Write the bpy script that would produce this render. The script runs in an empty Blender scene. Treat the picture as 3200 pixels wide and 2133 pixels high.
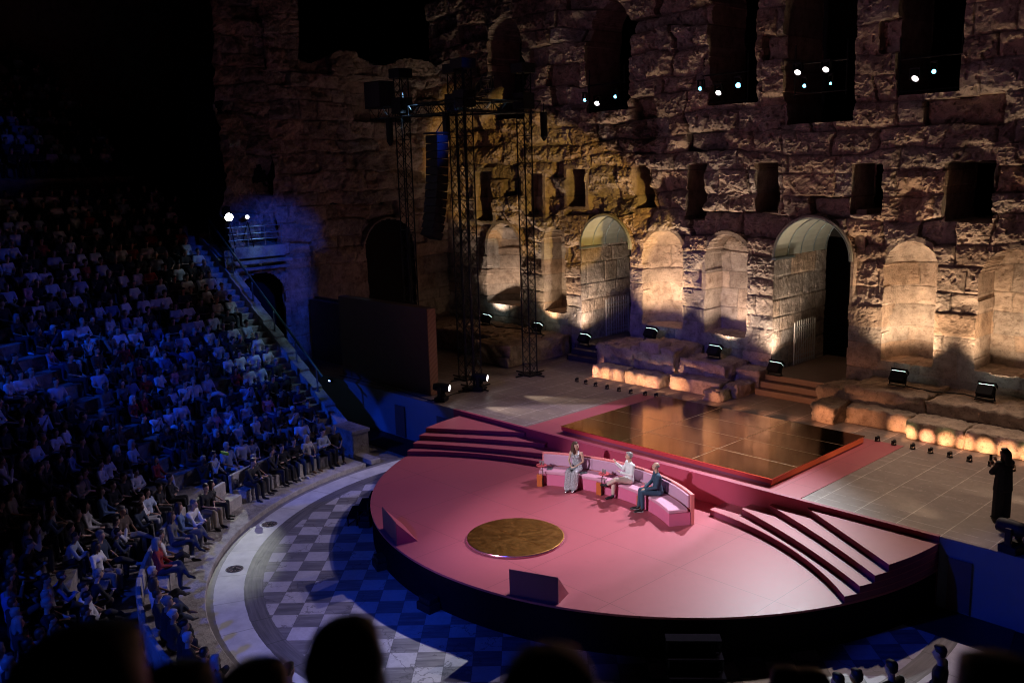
import bpy, bmesh, math, random
import numpy as np
from mathutils import Vector, Matrix
R=math.radians; PI=math.pi
scene=bpy.context.scene
COL=scene.collection
rng=random.Random(7); nr=np.random.default_rng(11)

# ------------------------------------------------------------------ helpers
def link(o,parent=None):
    COL.objects.link(o)
    if parent is not None: o.parent=parent
    return o
def tag(o,label=None,cat=None,group=None,kind=None):
    if label: o['label']=label
    if cat: o['category']=cat
    if group: o['group']=group
    if kind: o['kind']=kind
    return o
def thing(name,label,cat,loc=(0,0,0),rz=0,group=None):
    o=bpy.data.objects.new(name,None); o.empty_display_size=.1
    link(o); o.location=loc; o.rotation_euler=(0,0,rz)
    return tag(o,label,cat,group)
class MB:
    def __init__(s): s.v=[];s.f=[];s.m=[];s.cur=0
    def add(s,vs,fs):
        b=len(s.v); s.v+= [tuple(v) for v in vs]; s.f+=[tuple(b+i for i in f) for f in fs]; s.m+=[s.cur]*len(fs); return s
    def box(s,lo,hi,M=None):
        x0,y0,z0=lo;x1,y1,z1=hi
        v=[Vector(p) for p in ((x0,y0,z0),(x1,y0,z0),(x1,y1,z0),(x0,y1,z0),(x0,y0,z1),(x1,y0,z1),(x1,y1,z1),(x0,y1,z1))]
        if M is not None: v=[M@p for p in v]
        return s.add(v,[(0,3,2,1),(4,5,6,7),(0,1,5,4),(1,2,6,5),(2,3,7,6),(3,0,4,7)])
    def prism(s,poly,z0,z1):
        n=len(poly)
        v=[(p[0],p[1],z0) for p in poly]+[(p[0],p[1],z1) for p in poly]
        f=[tuple(range(n-1,-1,-1)),tuple(range(n,2*n))]+[(i,(i+1)%n,n+(i+1)%n,n+i) for i in range(n)]
        return s.add(v,f)
    def tube(s,a,b,r,n=8,r2=None,caps=True):
        a=Vector(a);b=Vector(b);r2=r if r2 is None else r2
        d=(b-a).normalized(); u=d.orthogonal().normalized(); w=d.cross(u)
        v=[];
        for c,rr in ((a,r),(b,r2)):
            for i in range(n):
                t=2*PI*i/n; v.append(c+u*(math.cos(t)*rr)+w*(math.sin(t)*rr))
        f=[(i,(i+1)%n,n+(i+1)%n,n+i) for i in range(n)]
        if caps: f+=[tuple(range(n-1,-1,-1)),tuple(range(n,2*n))]
        return s.add(v,f)
    def path(s,pts,r,n=6):
        for a,b in zip(pts[:-1],pts[1:]): s.tube(a,b,r,n)
        return s
    def lathe(s,prof,c=(0,0,0),n=24,M=None):
        v=[];m=len(prof)
        for i in range(n):
            t=2*PI*i/n
            for r,z in prof:
                p=Vector((c[0]+r*math.cos(t),c[1]+r*math.sin(t),c[2]+z))
                v.append(M@p if M is not None else p)
        f=[]
        for i in range(n):
            j=(i+1)%n
            for k in range(m-1): f.append((i*m+k,j*m+k,j*m+k+1,i*m+k+1))
        return s.add(v,f)
    def build(s,name,mat,parent=None,smooth=False,bevel=0):
        me=bpy.data.meshes.new(name); me.from_pydata([tuple(v) for v in s.v],[],s.f)
        mats=mat if isinstance(mat,(list,tuple)) else [mat]
        for m in mats: me.materials.append(m)
        if len(mats)>1: me.polygons.foreach_set('material_index',s.m)
        bm=bmesh.new();bm.from_mesh(me);bmesh.ops.recalc_face_normals(bm,faces=bm.faces);bm.to_mesh(me);bm.free()
        if smooth: me.polygons.foreach_set('use_smooth',[True]*len(me.polygons))
        me.update()
        o=bpy.data.objects.new(name,me); link(o,parent)
        if bevel:
            b=o.modifiers.new('bevel','BEVEL'); b.width=bevel; b.segments=2; b.limit_method='ANGLE'
        return o
# value noise --------------------------------------------------------------
def vnoise(x,y,seed=0):
    g=np.random.default_rng(seed).random((256,256)).astype(np.float32)
    xi=np.floor(x).astype(int);yi=np.floor(y).astype(int);fx=x-xi;fy=y-yi
    fx=fx*fx*(3-2*fx);fy=fy*fy*(3-2*fy)
    a=g[xi%256,yi%256];b=g[(xi+1)%256,yi%256];c=g[xi%256,(yi+1)%256];d=g[(xi+1)%256,(yi+1)%256]
    return (a*(1-fx)+b*fx)*(1-fy)+(c*(1-fx)+d*fx)*fy-.5
def fbm(x,y,seed=0,oct=4,gain=.5):
    s=0;a=1
    for i in range(oct): s=s+a*vnoise(x*2**i,y*2**i,seed+i);a*=gain
    return s

# ------------------------------------------------------------------ materials
def newmat(name):
    m=bpy.data.materials.new(name); m.use_nodes=True; nt=m.node_tree
    return m,nt,nt.nodes['Principled BSDF']
def L(nt,a,b): nt.links.new(a,b)
def nd(nt,t,**k):
    n=nt.nodes.new(t)
    for a,b in k.items(): setattr(n,a,b)
    return n
def math_(nt,op,a,b=None,c=None):
    n=nd(nt,'ShaderNodeMath',operation=op)
    for i,v in enumerate((a,b,c)):
        if v is None: continue
        if isinstance(v,(int,float)): n.inputs[i].default_value=v
        else: L(nt,v,n.inputs[i])
    return n.outputs[0]
def mixc(nt,f,a,b,blend='MIX'):
    n=nd(nt,'ShaderNodeMix',data_type='RGBA',blend_type=blend)
    for i,v in ((0,f),(6,a),(7,b)):
        if isinstance(v,(int,float)): n.inputs[i].default_value=v
        elif isinstance(v,tuple): n.inputs[i].default_value=(v[0],v[1],v[2],1)
        else: L(nt,v,n.inputs[i])
    return n.outputs[2]
def noise(nt,vec,scale,detail=4,rough=.55):
    n=nd(nt,'ShaderNodeTexNoise'); n.inputs['Scale'].default_value=scale;n.inputs['Detail'].default_value=detail;n.inputs['Roughness'].default_value=rough
    if vec is not None: L(nt,vec,n.inputs['Vector'])
    return n.outputs['Fac']
def ramp(nt,fac,stops):
    n=nd(nt,'ShaderNodeValToRGB'); L(nt,fac,n.inputs[0]); e=n.color_ramp.elements
    while len(e)<len(stops): e.new(.5)
    for i,(p,c) in enumerate(stops): e[i].position=p; e[i].color=(c[0],c[1],c[2],1) if isinstance(c,tuple) else (c,c,c,1)
    return n.outputs[0]
def objco(nt): return nd(nt,'ShaderNodeTexCoord').outputs['Object']
def bump(nt,bs,h,strength=.4,dist=.02,prev=None):
    b=nd(nt,'ShaderNodeBump'); b.inputs['Strength'].default_value=strength; b.inputs['Distance'].default_value=dist
    L(nt,h,b.inputs['Height'])
    if prev is not None: L(nt,prev,b.inputs['Normal'])
    L(nt,b.outputs[0],bs.inputs['Normal']); return b.outputs[0]
def simple(name,col,rough=.6,metal=0,var=.12,scale=6,bmp=0,spec=.5):
    m,nt,bs=newmat(name); co=objco(nt); n=noise(nt,co,scale)
    c=mixc(nt,n,tuple(x*(1-var) for x in col),tuple(min(1,x*(1+var)) for x in col)); L(nt,c,bs.inputs['Base Color'])
    bs.inputs['Roughness'].default_value=rough;bs.inputs['Metallic'].default_value=metal; bs.inputs['Specular IOR Level'].default_value=spec
    if bmp: bump(nt,bs,noise(nt,co,scale*8,3),bmp,.01)
    return m
def emit(name,col,s):
    m,nt,bs=newmat(name); bs.inputs['Base Color'].default_value=(*col,1)
    bs.inputs['Emission Color'].default_value=(*col,1); bs.inputs['Emission Strength'].default_value=s; return m
def stone(name,base,attr=False,pits=.5,rough=.9):
    m,nt,bs=newmat(name); co=objco(nt)
    n1=noise(nt,co,.55,5,.6); n2=noise(nt,co,3.2,6,.65); n3=noise(nt,co,16,5,.7)
    c=ramp(nt,n1,[(.3,tuple(x*.62 for x in base)),(.5,base),(.72,tuple(min(1,x*1.25) for x in base))])
    c=mixc(nt,.75,c,ramp(nt,n2,[(.32,(.42,.36,.33)),(.5,(.85,.82,.8)),(.68,(1.12,1.06,1))]),'MULTIPLY')
    st=ramp(nt,noise(nt,co,1.3,6,.75),[(.56,(1,1,1)),(.7,(.45,.38,.36))])
    c=mixc(nt,.8,c,st,'MULTIPLY')
    pit=ramp(nt,n3,[(.36,(.35,.3,.28)),(.44,(1,1,1))]); c=mixc(nt,pits,c,pit,'MULTIPLY')
    if attr:
        a=nd(nt,'ShaderNodeAttribute',attribute_name='tint'); c=mixc(nt,1.0,c,a.outputs['Color'],'MULTIPLY')
    L(nt,c,bs.inputs['Base Color']); bs.inputs['Roughness'].default_value=rough; bs.inputs['Specular IOR Level'].default_value=.2
    h=math_(nt,'ADD',math_(nt,'MULTIPLY',n3,.7),math_(nt,'MULTIPLY',n2,1.2))
    b=bump(nt,bs,h,.9,.035); bump(nt,bs,noise(nt,co,45,3,.6),.6,.012,b)
    return m
def pinkfloor(name,base,rough=.42):
    m,nt,bs=newmat(name); co=objco(nt)
    n1=noise(nt,co,.5,3); n2=noise(nt,co,9,5,.7); n3=noise(nt,co,60,2)
    c=mixc(nt,n1,tuple(x*.93 for x in base),tuple(min(1,x*1.06) for x in base))
    c=mixc(nt,.25,c,ramp(nt,n2,[(.4,(.85,.85,.85)),(.62,(1.12,1.12,1.12))]),'MULTIPLY')
    mpn=nd(nt,'ShaderNodeMapping'); mpn.inputs['Rotation'].default_value=(0,0,R(35)); mpn.inputs['Scale'].default_value=(1.2,26,1); L(nt,co,mpn.inputs[0])
    sc_=ramp(nt,noise(nt,mpn.outputs[0],1.6,5,.75),[(.66,(0,0,0)),(.74,(1,1,1))]); c=mixc(nt,math_(nt,'MULTIPLY',sc_,.16),c,(.72,.42,.45))
    sm=ramp(nt,noise(nt,co,2.6,6,.8),[(.60,(0,0,0)),(.70,(1,1,1))]); c=mixc(nt,math_(nt,'MULTIPLY',sm,.14),c,(.12,.03,.04))
    sp=nd(nt,'ShaderNodeSeparateXYZ'); L(nt,co,sp.inputs[0])
    # panel seams, turned about 20 degrees to the wall
    a=0.0
    u=math_(nt,'ADD',math_(nt,'MULTIPLY',sp.outputs[0],math.cos(a)),math_(nt,'MULTIPLY',sp.outputs[1],math.sin(a)))
    v=math_(nt,'SUBTRACT',math_(nt,'MULTIPLY',sp.outputs[1],math.cos(a)),math_(nt,'MULTIPLY',sp.outputs[0],math.sin(a)))
    def seam(x,p,w,off=0):
        f=math_(nt,'FRACT',math_(nt,'ADD',math_(nt,'DIVIDE',x,p),off)); d=math_(nt,'ABSOLUTE',math_(nt,'SUBTRACT',f,.5))
        return math_(nt,'LESS_THAN',d,w/p)
    s=math_(nt,'MAXIMUM',seam(u,2.44,.006,.3),seam(v,2.44,.006,.1))
    c=mixc(nt,math_(nt,'MULTIPLY',s,.65),c,(.05,.015,.02))
    L(nt,c,bs.inputs['Base Color']); rr=math_(nt,'ADD',math_(nt,'MULTIPLY',n2,.25),rough-.12); L(nt,rr,bs.inputs['Roughness'])
    bs.inputs['Specular IOR Level'].default_value=.35
    bump(nt,bs,n3,.08,.004)
    return m
M={}
M['stone']=stone('weathered_stone',(.47,.38,.33),attr=True)
M['stone_plain']=stone('block_stone',(.46,.36,.28),pits=.6)
M['stone_dark']=stone('tier_stone',(.30,.28,.27),pits=.3)
M['marble_seat']=stone('seat_marble',(.50,.48,.46),pits=.25,rough=.7)
M['pink']=pinkfloor('pink_stage_paint',(.385,.085,.112))
M['pink_fascia']=simple('pink_fascia_paint',(.34,.045,.095),.55,0,.08,3)
M['pink_step']=simple('pink_step_paint',(.385,.085,.112),.5,0,.07,4)
M['shade_plum']=simple('plum_shade_tone',(.20,.035,.085),.6,0,.08,4)  # darker than the treads: shade on the risers is painted into the colour
M['skirt']=simple('black_skirt_cloth',(.010,.008,.012),1,0,.3,8,0,0)
M['black_metal']=simple('black_metal',(.014,.014,.016),.6,.2,.2,10,0,.25)
M['black_plastic']=simple('black_plastic',(.014,.014,.016),.6,0,.2,10,0,.25)
M['truss']=simple('black_truss_steel',(.03,.034,.04),.38,.8,.2,10)
M['couch_base']=simple('couch_base_pink',(.62,.14,.27),.5,0,.05,5)
M['couch_cushion']=simple('couch_cushion_fabric',(.60,.28,.39),.9,0,.05,40,.15)
M['couch_back']=simple('couch_back_fabric',(.50,.28,.40),.95,0,.05,40,.15)
M['couch_rim']=simple('couch_rim_coral',(.70,.20,.20),.5,0,.05,5)
M['table_red']=simple('table_coral_paint',(.55,.08,.10),.4)
M['table_orange']=simple('table_amber_panel',(.50,.12,.03),.35)
M['white_metal']=simple('grey_gate_paint',(.46,.42,.40),.5,.1)
M['vault_skin']=simple('vault_sheet_lining',(.42,.42,.36),.7,0,.18,2.5)
M['wood_panel']=simple('brown_plywood',(.13,.08,.07),.6,0,.2,3)
M['paper']=simple('paper',(.75,.74,.72),.7)
M['tablet']=simple('dark_print_card',(.10,.12,.13),.5)
M['steel']=simple('brushed_steel_rail',(.30,.36,.38),.4,.7)
M['green_rail']=simple('green_handrail_paint',(.05,.12,.11),.5,.2)
M['iron']=simple('rusty_iron',(.05,.045,.05),.7,.3,.3,20)
M['void']=simple('unlit_depth_black',(.012,.010,.010),.95)  # near-black colour painted in for unlit depths
M['lens_white']=emit('lens_white_hot',(1,.95,.96),3)
M['lens_cyan']=emit('lens_cyan_hot',(.22,.72,1),5)
M['lens_star']=emit('followspot_lens',(1,.98,.95),40)
M['lens_floor']=emit('moving_head_lens',(1,.95,.92),8)
M['lens_blue']=emit('small_blue_indicator',(.2,.35,1),10)
M['flood_glass']=emit('floodlight_glass',(.75,1,.93),5)
M['mini_lens']=emit('uplight_lens',(1,.5,.25),6)
g,gnt,gbs=newmat('drinking_glass'); gbs.inputs['Base Color'].default_value=(.95,.96,1,1); gbs.inputs['Roughness'].default_value=.05; gbs.inputs['Transmission Weight'].default_value=.8; gbs.inputs['Alpha'].default_value=.85; M['glass']=g
# copper-gold mirror floor
m,nt,bs=newmat('gold_mirror_panel'); co=objco(nt)
n=noise(nt,co,1.6,5,.7); n2=noise(nt,co,22,4,.7)
c=mixc(nt,n,(.66,.31,.14),(.95,.52,.27))
scr=ramp(nt,noise(nt,co,70,3,.7),[(.66,(0,0,0)),(.72,(1,1,1))])
L(nt,mixc(nt,math_(nt,'MULTIPLY',scr,.3),c,(.9,.7,.5)),bs.inputs['Base Color'])
bs.inputs['Metallic'].default_value=1
L(nt,math_(nt,'ADD',math_(nt,'MULTIPLY',n2,.12),.04),bs.inputs['Roughness'])
bump(nt,bs,noise(nt,co,2.2,3,.6),.06,.01)
M['gold']=m
m,nt,bs=newmat('gold_disc'); co=objco(nt)
n=noise(nt,co,3,5,.7)
L(nt,mixc(nt,math_(nt,'MULTIPLY',n,noise(nt,co,5,5,.75)),(.30,.115,.02),(1,.50,.15)),bs.inputs['Base Color'])
bs.inputs['Metallic'].default_value=1; L(nt,math_(nt,'ADD',math_(nt,'MULTIPLY',noise(nt,co,9,4),.3),.22),bs.inputs['Roughness'])
bump(nt,bs,noise(nt,co,9,4,.6),.25,.01); M['disc']=m
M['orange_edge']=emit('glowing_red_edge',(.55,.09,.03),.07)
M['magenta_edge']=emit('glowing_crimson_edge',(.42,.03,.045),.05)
M['gold_seam']=simple('brass_seam',(.7,.5,.3),.35,.8)
# deck
m,nt,bs=newmat('stage_deck_panels'); co=objco(nt); sp=nd(nt,'ShaderNodeSeparateXYZ'); L(nt,co,sp.inputs[0])
def fr(x,p,off): return math_(nt,'FRACT',math_(nt,'ADD',math_(nt,'DIVIDE',x,p),off))
wob=math_(nt,'MULTIPLY',noise(nt,co,2.5,3),.02)
xs=math_(nt,'ADD',sp.outputs[0],wob)
fx=fr(xs,1.038,.16+.5); fy=fr(sp.outputs[1],2.07,.25)
lx=math_(nt,'LESS_THAN',math_(nt,'ABSOLUTE',math_(nt,'SUBTRACT',fx,.5)),.011)
ly=math_(nt,'LESS_THAN',math_(nt,'ABSOLUTE',math_(nt,'SUBTRACT',fy,.5)),.005)
fy2=fr(sp.outputs[1],.83,.3); ly2=math_(nt,'LESS_THAN',math_(nt,'ABSOLUTE',math_(nt,'SUBTRACT',fy2,.5)),.010)
brk=math_(nt,'GREATER_THAN',noise(nt,co,2.2,4,.6),.47)
ln=math_(nt,'MAXIMUM',math_(nt,'MULTIPLY',lx,math_(nt,'ADD',math_(nt,'MULTIPLY',brk,.5),.5)),math_(nt,'MULTIPLY',math_(nt,'MAXIMUM',ly,ly2),math_(nt,'MULTIPLY',brk,.75)))
chip=ramp(nt,noise(nt,co,13,5,.7),[(.665,(0,0,0)),(.70,(1,1,1))])
base=mixc(nt,noise(nt,co,.8,5,.6),(.17,.13,.115),(.28,.225,.20))
base=mixc(nt,.5,base,ramp(nt,noise(nt,co,5,6,.7),[(.35,(.7,.7,.7)),(.65,(1.15,1.15,1.15))]),'MULTIPLY')
c=mixc(nt,math_(nt,'MULTIPLY',ln,.8),base,(.62,.55,.50)); c=mixc(nt,math_(nt,'MULTIPLY',chip,.85),c,(.6,.53,.47))
L(nt,c,bs.inputs['Base Color']); L(nt,math_(nt,'ADD',math_(nt,'MULTIPLY',noise(nt,co,7,4),.25),.33),bs.inputs['Roughness']); bs.inputs['Specular IOR Level'].default_value=.4
M['deck']=m
# orchestra marble
CX,CY=-8.25,-2.5
m,nt,bs=newmat('checkered_marble'); co=nd(nt,'ShaderNodeTexCoord').outputs['Object']
sp=nd(nt,'ShaderNodeSeparateXYZ'); L(nt,co,sp.inputs[0])
th=.796;T=.595
dx=math_(nt,'ADD',sp.outputs[0],13.85);dy=math_(nt,'ADD',sp.outputs[1],7.80)
U=math_(nt,'DIVIDE',math_(nt,'ADD',math_(nt,'MULTIPLY',dx,math.cos(th)),math_(nt,'MULTIPLY',dy,math.sin(th))),T)
V=math_(nt,'DIVIDE',math_(nt,'SUBTRACT',math_(nt,'MULTIPLY',dy,math.cos(th)),math_(nt,'MULTIPLY',dx,math.sin(th))),T)
fu=math_(nt,'FLOOR',U);fv=math_(nt,'FLOOR',V)
par=math_(nt,'FLOORED_MODULO',math_(nt,'ADD',fu,fv),2.0)
cid=nd(nt,'ShaderNodeCombineXYZ'); L(nt,fu,cid.inputs[0]);L(nt,fv,cid.inputs[1])
wn=nd(nt,'ShaderNodeTexWhiteNoise'); L(nt,cid.outputs[0],wn.inputs['Vector']); rnd=wn.outputs['Value']
sv=nd(nt,'ShaderNodeCombineXYZ'); L(nt,math_(nt,'MULTIPLY',U,.55),sv.inputs[0]); L(nt,math_(nt,'MULTIPLY',V,4.2),sv.inputs[1]); L(nt,math_(nt,'MULTIPLY',rnd,37.),sv.inputs[2])
streak=noise(nt,sv.outputs[0],1.3,6,.62)
dark=ramp(nt,streak,[(.34,(.11,.105,.115)),(.5,(.17,.16,.17)),(.62,(.22,.21,.215)),(.7,(.32,.30,.305))])
vein=noise(nt,co,2.4,6,.7)
light=ramp(nt,vein,[(.33,(.40,.38,.39)),(.5,(.52,.50,.51)),(.56,(.45,.43,.44)),(.7,(.57,.55,.55))])
light=mixc(nt,.6,light,ramp(nt,rnd,[(0,(.78,.74,.76)),(1,(1.08,1.05,1.05))]),'MULTIPLY')
dark=mixc(nt,.6,dark,ramp(nt,rnd,[(0,(.85,.85,.9)),(1,(1.3,1.25,1.2))]),'MULTIPLY')
chk=mixc(nt,par,light,dark)
eu=math_(nt,'ABSOLUTE',math_(nt,'SUBTRACT',math_(nt,'FRACT',U),.5));ev=math_(nt,'ABSOLUTE',math_(nt,'SUBTRACT',math_(nt,'FRACT',V),.5))
jo=math_(nt,'GREATER_THAN',math_(nt,'MAXIMUM',eu,ev),.489)
chk=mixc(nt,math_(nt,'MULTIPLY',jo,.6),chk,(.05,.045,.05))
vor=nd(nt,'ShaderNodeTexVoronoi',feature='DISTANCE_TO_EDGE'); vor.inputs['Scale'].default_value=.42; 
wv=nd(nt,'ShaderNodeVectorMath',operation='ADD'); nz=nd(nt,'ShaderNodeTexNoise'); nz.inputs['Scale'].default_value=2.5; nz.inputs['Detail'].default_value=5; L(nt,co,nz.inputs['Vector']); L(nt,co,wv.inputs[0]); L(nt,nz.outputs['Color'],wv.inputs[1]); L(nt,wv.outputs[0],vor.inputs['Vector'])
crk=math_(nt,'LESS_THAN',vor.outputs['Distance'],.006)
chk=mixc(nt,math_(nt,'MULTIPLY',crk,.55),chk,(.06,.05,.06))
rx=math_(nt,'SUBTRACT',sp.outputs[0],CX);ry=math_(nt,'SUBTRACT',sp.outputs[1],CY)
r0=math_(nt,'SQRT',math_(nt,'ADD',math_(nt,'MULTIPLY',rx,rx),math_(nt,'MULTIPLY',ry,ry)))
r_=math_(nt,'ADD',r0,math_(nt,'MULTIPLY',math_(nt,'SUBTRACT',noise(nt,co,2.2,5,.7),.5),.06))
ang=math_(nt,'ARCTAN2',ry,rx)
def angj(n,off,w):
    f=math_(nt,'FRACT',math_(nt,'ADD',math_(nt,'MULTIPLY',ang,n/(2*PI)),off)); return math_(nt,'LESS_THAN',math_(nt,'ABSOLUTE',math_(nt,'SUBTRACT',f,.5)),w*n/(2*PI*9))
pv=nd(nt,'ShaderNodeCombineXYZ'); L(nt,math_(nt,'MULTIPLY',ang,4.0),pv.inputs[0]); L(nt,math_(nt,'MULTIPLY',r0,9.0),pv.inputs[1])
gring=ramp(nt,noise(nt,pv.outputs[0],1.6,6,.65),[(.35,(.085,.08,.085)),(.5,(.14,.13,.135)),(.68,(.21,.195,.19))])
gring=mixc(nt,math_(nt,'MULTIPLY',angj(46,.2,.012),.7),gring,(.03,.03,.03))
wring=ramp(nt,noise(nt,co,1.7,6,.65),[(.3,(.48,.47,.46)),(.55,(.64,.63,.61)),(.75,(.72,.71,.69))])
wring=mixc(nt,math_(nt,'MULTIPLY',angj(38,.6,.010),.6),wring,(.10,.09,.09))
wring=mixc(nt,math_(nt,'MULTIPLY',math_(nt,'GREATER_THAN',noise(nt,co,30,4,.8),.70),.5),wring,(.2,.18,.17))
oring=ramp(nt,noise(nt,co,3,6,.7),[(.3,(.16,.15,.15)),(.7,(.27,.25,.25))])
def stepc(a,b,rad): return mixc(nt,math_(nt,'GREATER_THAN',r_,rad),a,b)
c=stepc(chk,gring,8.69);c=stepc(c,wring,9.15);c=stepc(c,oring,9.86)
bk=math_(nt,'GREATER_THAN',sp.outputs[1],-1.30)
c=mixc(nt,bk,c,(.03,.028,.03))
L(nt,c,bs.inputs['Base Color']); L(nt,math_(nt,'ADD',math_(nt,'MULTIPLY',vein,.25),.42),bs.inputs['Roughness'])
hh=math_(nt,'SUBTRACT',math_(nt,'MULTIPLY',noise(nt,co,5,5,.6),.4),math_(nt,'MULTIPLY',jo,.6))
bump(nt,bs,hh,.35,.012); M['marble']=m
# fabrics for people
def fabric(name,c,rough=.85): return simple(name,c,rough,0,.08,30,.1)
CL={'white':fabric('white_shirt_cloth',(.72,.72,.74)),'pale':fabric('pale_blue_cloth',(.42,.50,.66)),'black':fabric('black_cloth',(.016,.016,.02)),
 'navy':fabric('navy_cloth',(.022,.035,.07)),'grey':fabric('grey_cloth',(.12,.12,.13)),'red':fabric('red_cloth',(.30,.025,.03)),
 'pinkc':fabric('pink_cloth',(.55,.25,.33)),'blue':fabric('blue_cloth',(.12,.2,.42)),'khaki':fabric('khaki_cloth',(.30,.24,.18)),'whitep':fabric('white_trouser_cloth',(.62,.62,.64)),
 'trouser':fabric('beige_trouser_cloth',(.56,.42,.37)),'brown':fabric('brown_cloth',(.08,.055,.045)),'teal':fabric('teal_jacket_cloth',(.025,.055,.10))}
CLN={'white':'white','pale':'pale blue','black':'black','navy':'navy','grey':'grey','red':'red','pinkc':'pink','blue':'mid blue','khaki':'khaki','whitep':'white','brown':'brown'}
SK=[simple('skin_light',(.52,.32,.24),.5,0,.06,12),simple('skin_tan',(.36,.21,.15),.5,0,.06,12),simple('skin_dark',(.13,.075,.05),.5,0,.06,12)]
HR={'dark':simple('dark_hair',(.018,.013,.011),.5,0,.4,60),'brown':simple('brown_hair',(.07,.04,.025),.5,0,.4,60),'grey':simple('grey_hair',(.25,.24,.24),.55,0,.3,60),'white':simple('white_hair',(.55,.54,.53),.6,0,.2,60)}
m,nt,bs=newmat('silver_sequin_cloth'); co=objco(nt); v=nd(nt,'ShaderNodeTexVoronoi'); v.inputs['Scale'].default_value=85; L(nt,co,v.inputs['Vector'])
L(nt,mixc(nt,ramp(nt,v.outputs['Color'],[(.2,(0,0,0)),(.9,(1,1,1))]),(.34,.33,.38),(.78,.78,.84)),bs.inputs['Base Color']); bs.inputs['Metallic'].default_value=.45; bs.inputs['Roughness'].default_value=.38
bump(nt,bs,v.outputs['Distance'],.8,.02); M['sequin']=m
M['shoe_black']=simple('black_leather',(.014,.013,.015),.4); M['shoe_white']=simple('white_shoe',(.5,.5,.52),.6); M['shoe_tan']=simple('tan_leather',(.16,.09,.05),.5)
M['silver_shoe']=simple('silver_shoe',(.7,.7,.74),.25,.8)
M['neon']=simple('neon_yellow_bag_cloth',(.55,.75,.01),.6)
M['eye']=simple('dark_eye',(.01,.01,.01),.2)

# ------------------------------------------------------------------ setting: ground, orchestra, tiers
D=1.67; ZR=D-.742; HS=.154
mb=MB(); mb.box((-400,-400,-.6),(400,400,-.06)); tag(mb.build('ground',M['stone_dark']),kind='structure')
mb=MB(); n=160; mb.prism([(CX+10.06*math.cos(2*PI*i/n),CY+10.06*math.sin(2*PI*i/n)) for i in range(n)],-.2,0)
tag(mb.build('orchestra_floor',M['marble']),kind='structure')
mb=MB(); mb.box((-30,-1.25,-.3),(14,10,-.012)); tag(mb.build('passage_floor',M['void']),kind='structure')
def ring(mb,r0,r1,z0,z1,a0,a1,n=None,cx=CX,cy=CY):
    n=n or max(2,int(abs(a1-a0)/3)); 
    for i in range(n):
        pass
    A=[R(a0+(a1-a0)*i/n) for i in range(n+1)]
    v=[];
    for t in A:
        c,s=math.cos(t),math.sin(t)
        v+=[(cx+r0*c,cy+r0*s,z0),(cx+r1*c,cy+r1*s,z0),(cx+r1*c,cy+r1*s,z1),(cx+r0*c,cy+r0*s,z1)]
    f=[]
    for i in range(n):
        a=4*i;b=a+4
        f+=[(a,a+1,b+1,b),(a+1,a+2,b+2,b+1),(a+2,a+3,b+3,b+2),(a+3,a,b,b+3)]
    f+=[(3,2,1,0),(4*n,4*n+1,4*n+2,4*n+3)]
    mb.add(v,f)
def row_r(k): return 12.2+.66*k
def row_z(k): return .60+.43*k
# kerb ring with worn edge
mb=MB(); ring(mb,10.03,11.5,-.1,.15,183,357,120); tag(mb.build('kerb_pavement',M['marble_seat'],bevel=.02),kind='structure')
mb=MB(); ring(mb,11.5,12.3,-.1,.17,183,357,90); tag(mb.build('walkway',M['stone_dark']),kind='structure')
mb=MB()
for k in range(20):
    ym=-3.1 if k<16 else -2.6
    r0=row_r(k); r1=row_r(k)+.72 if k<19 else row_r(k)+.66
    a0=180+math.degrees(math.asin(min(1,(CY-ym)/-r0*-1)))if False else 180+math.degrees(math.asin((CY-ym)/r0))
    ring(mb,r0,r1,-.05,row_z(k),a0,360-(a0-180),110)
ring(mb,row_r(20),27.0,-.05,row_z(20)-.2,181.5,358.5,110)
for k in range(14):
    r0=27.0+.66*k; ring(mb,r0,r0+.7 if k<13 else r0+3,-.05,10.1+.43*k,181.5,358.5,90)
tag(mb.build('seating_tiers',M['stone_dark'],bevel=0),kind='structure')
# outer wall far behind the upper tiers
mb=MB(); ring(mb,38.3,40,0,24,150,390,80)
o=mb.build('outer_wall',M['stone_plain']); tag(o,'unlit curved outer wall behind the highest rows of seats','wall')

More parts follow.
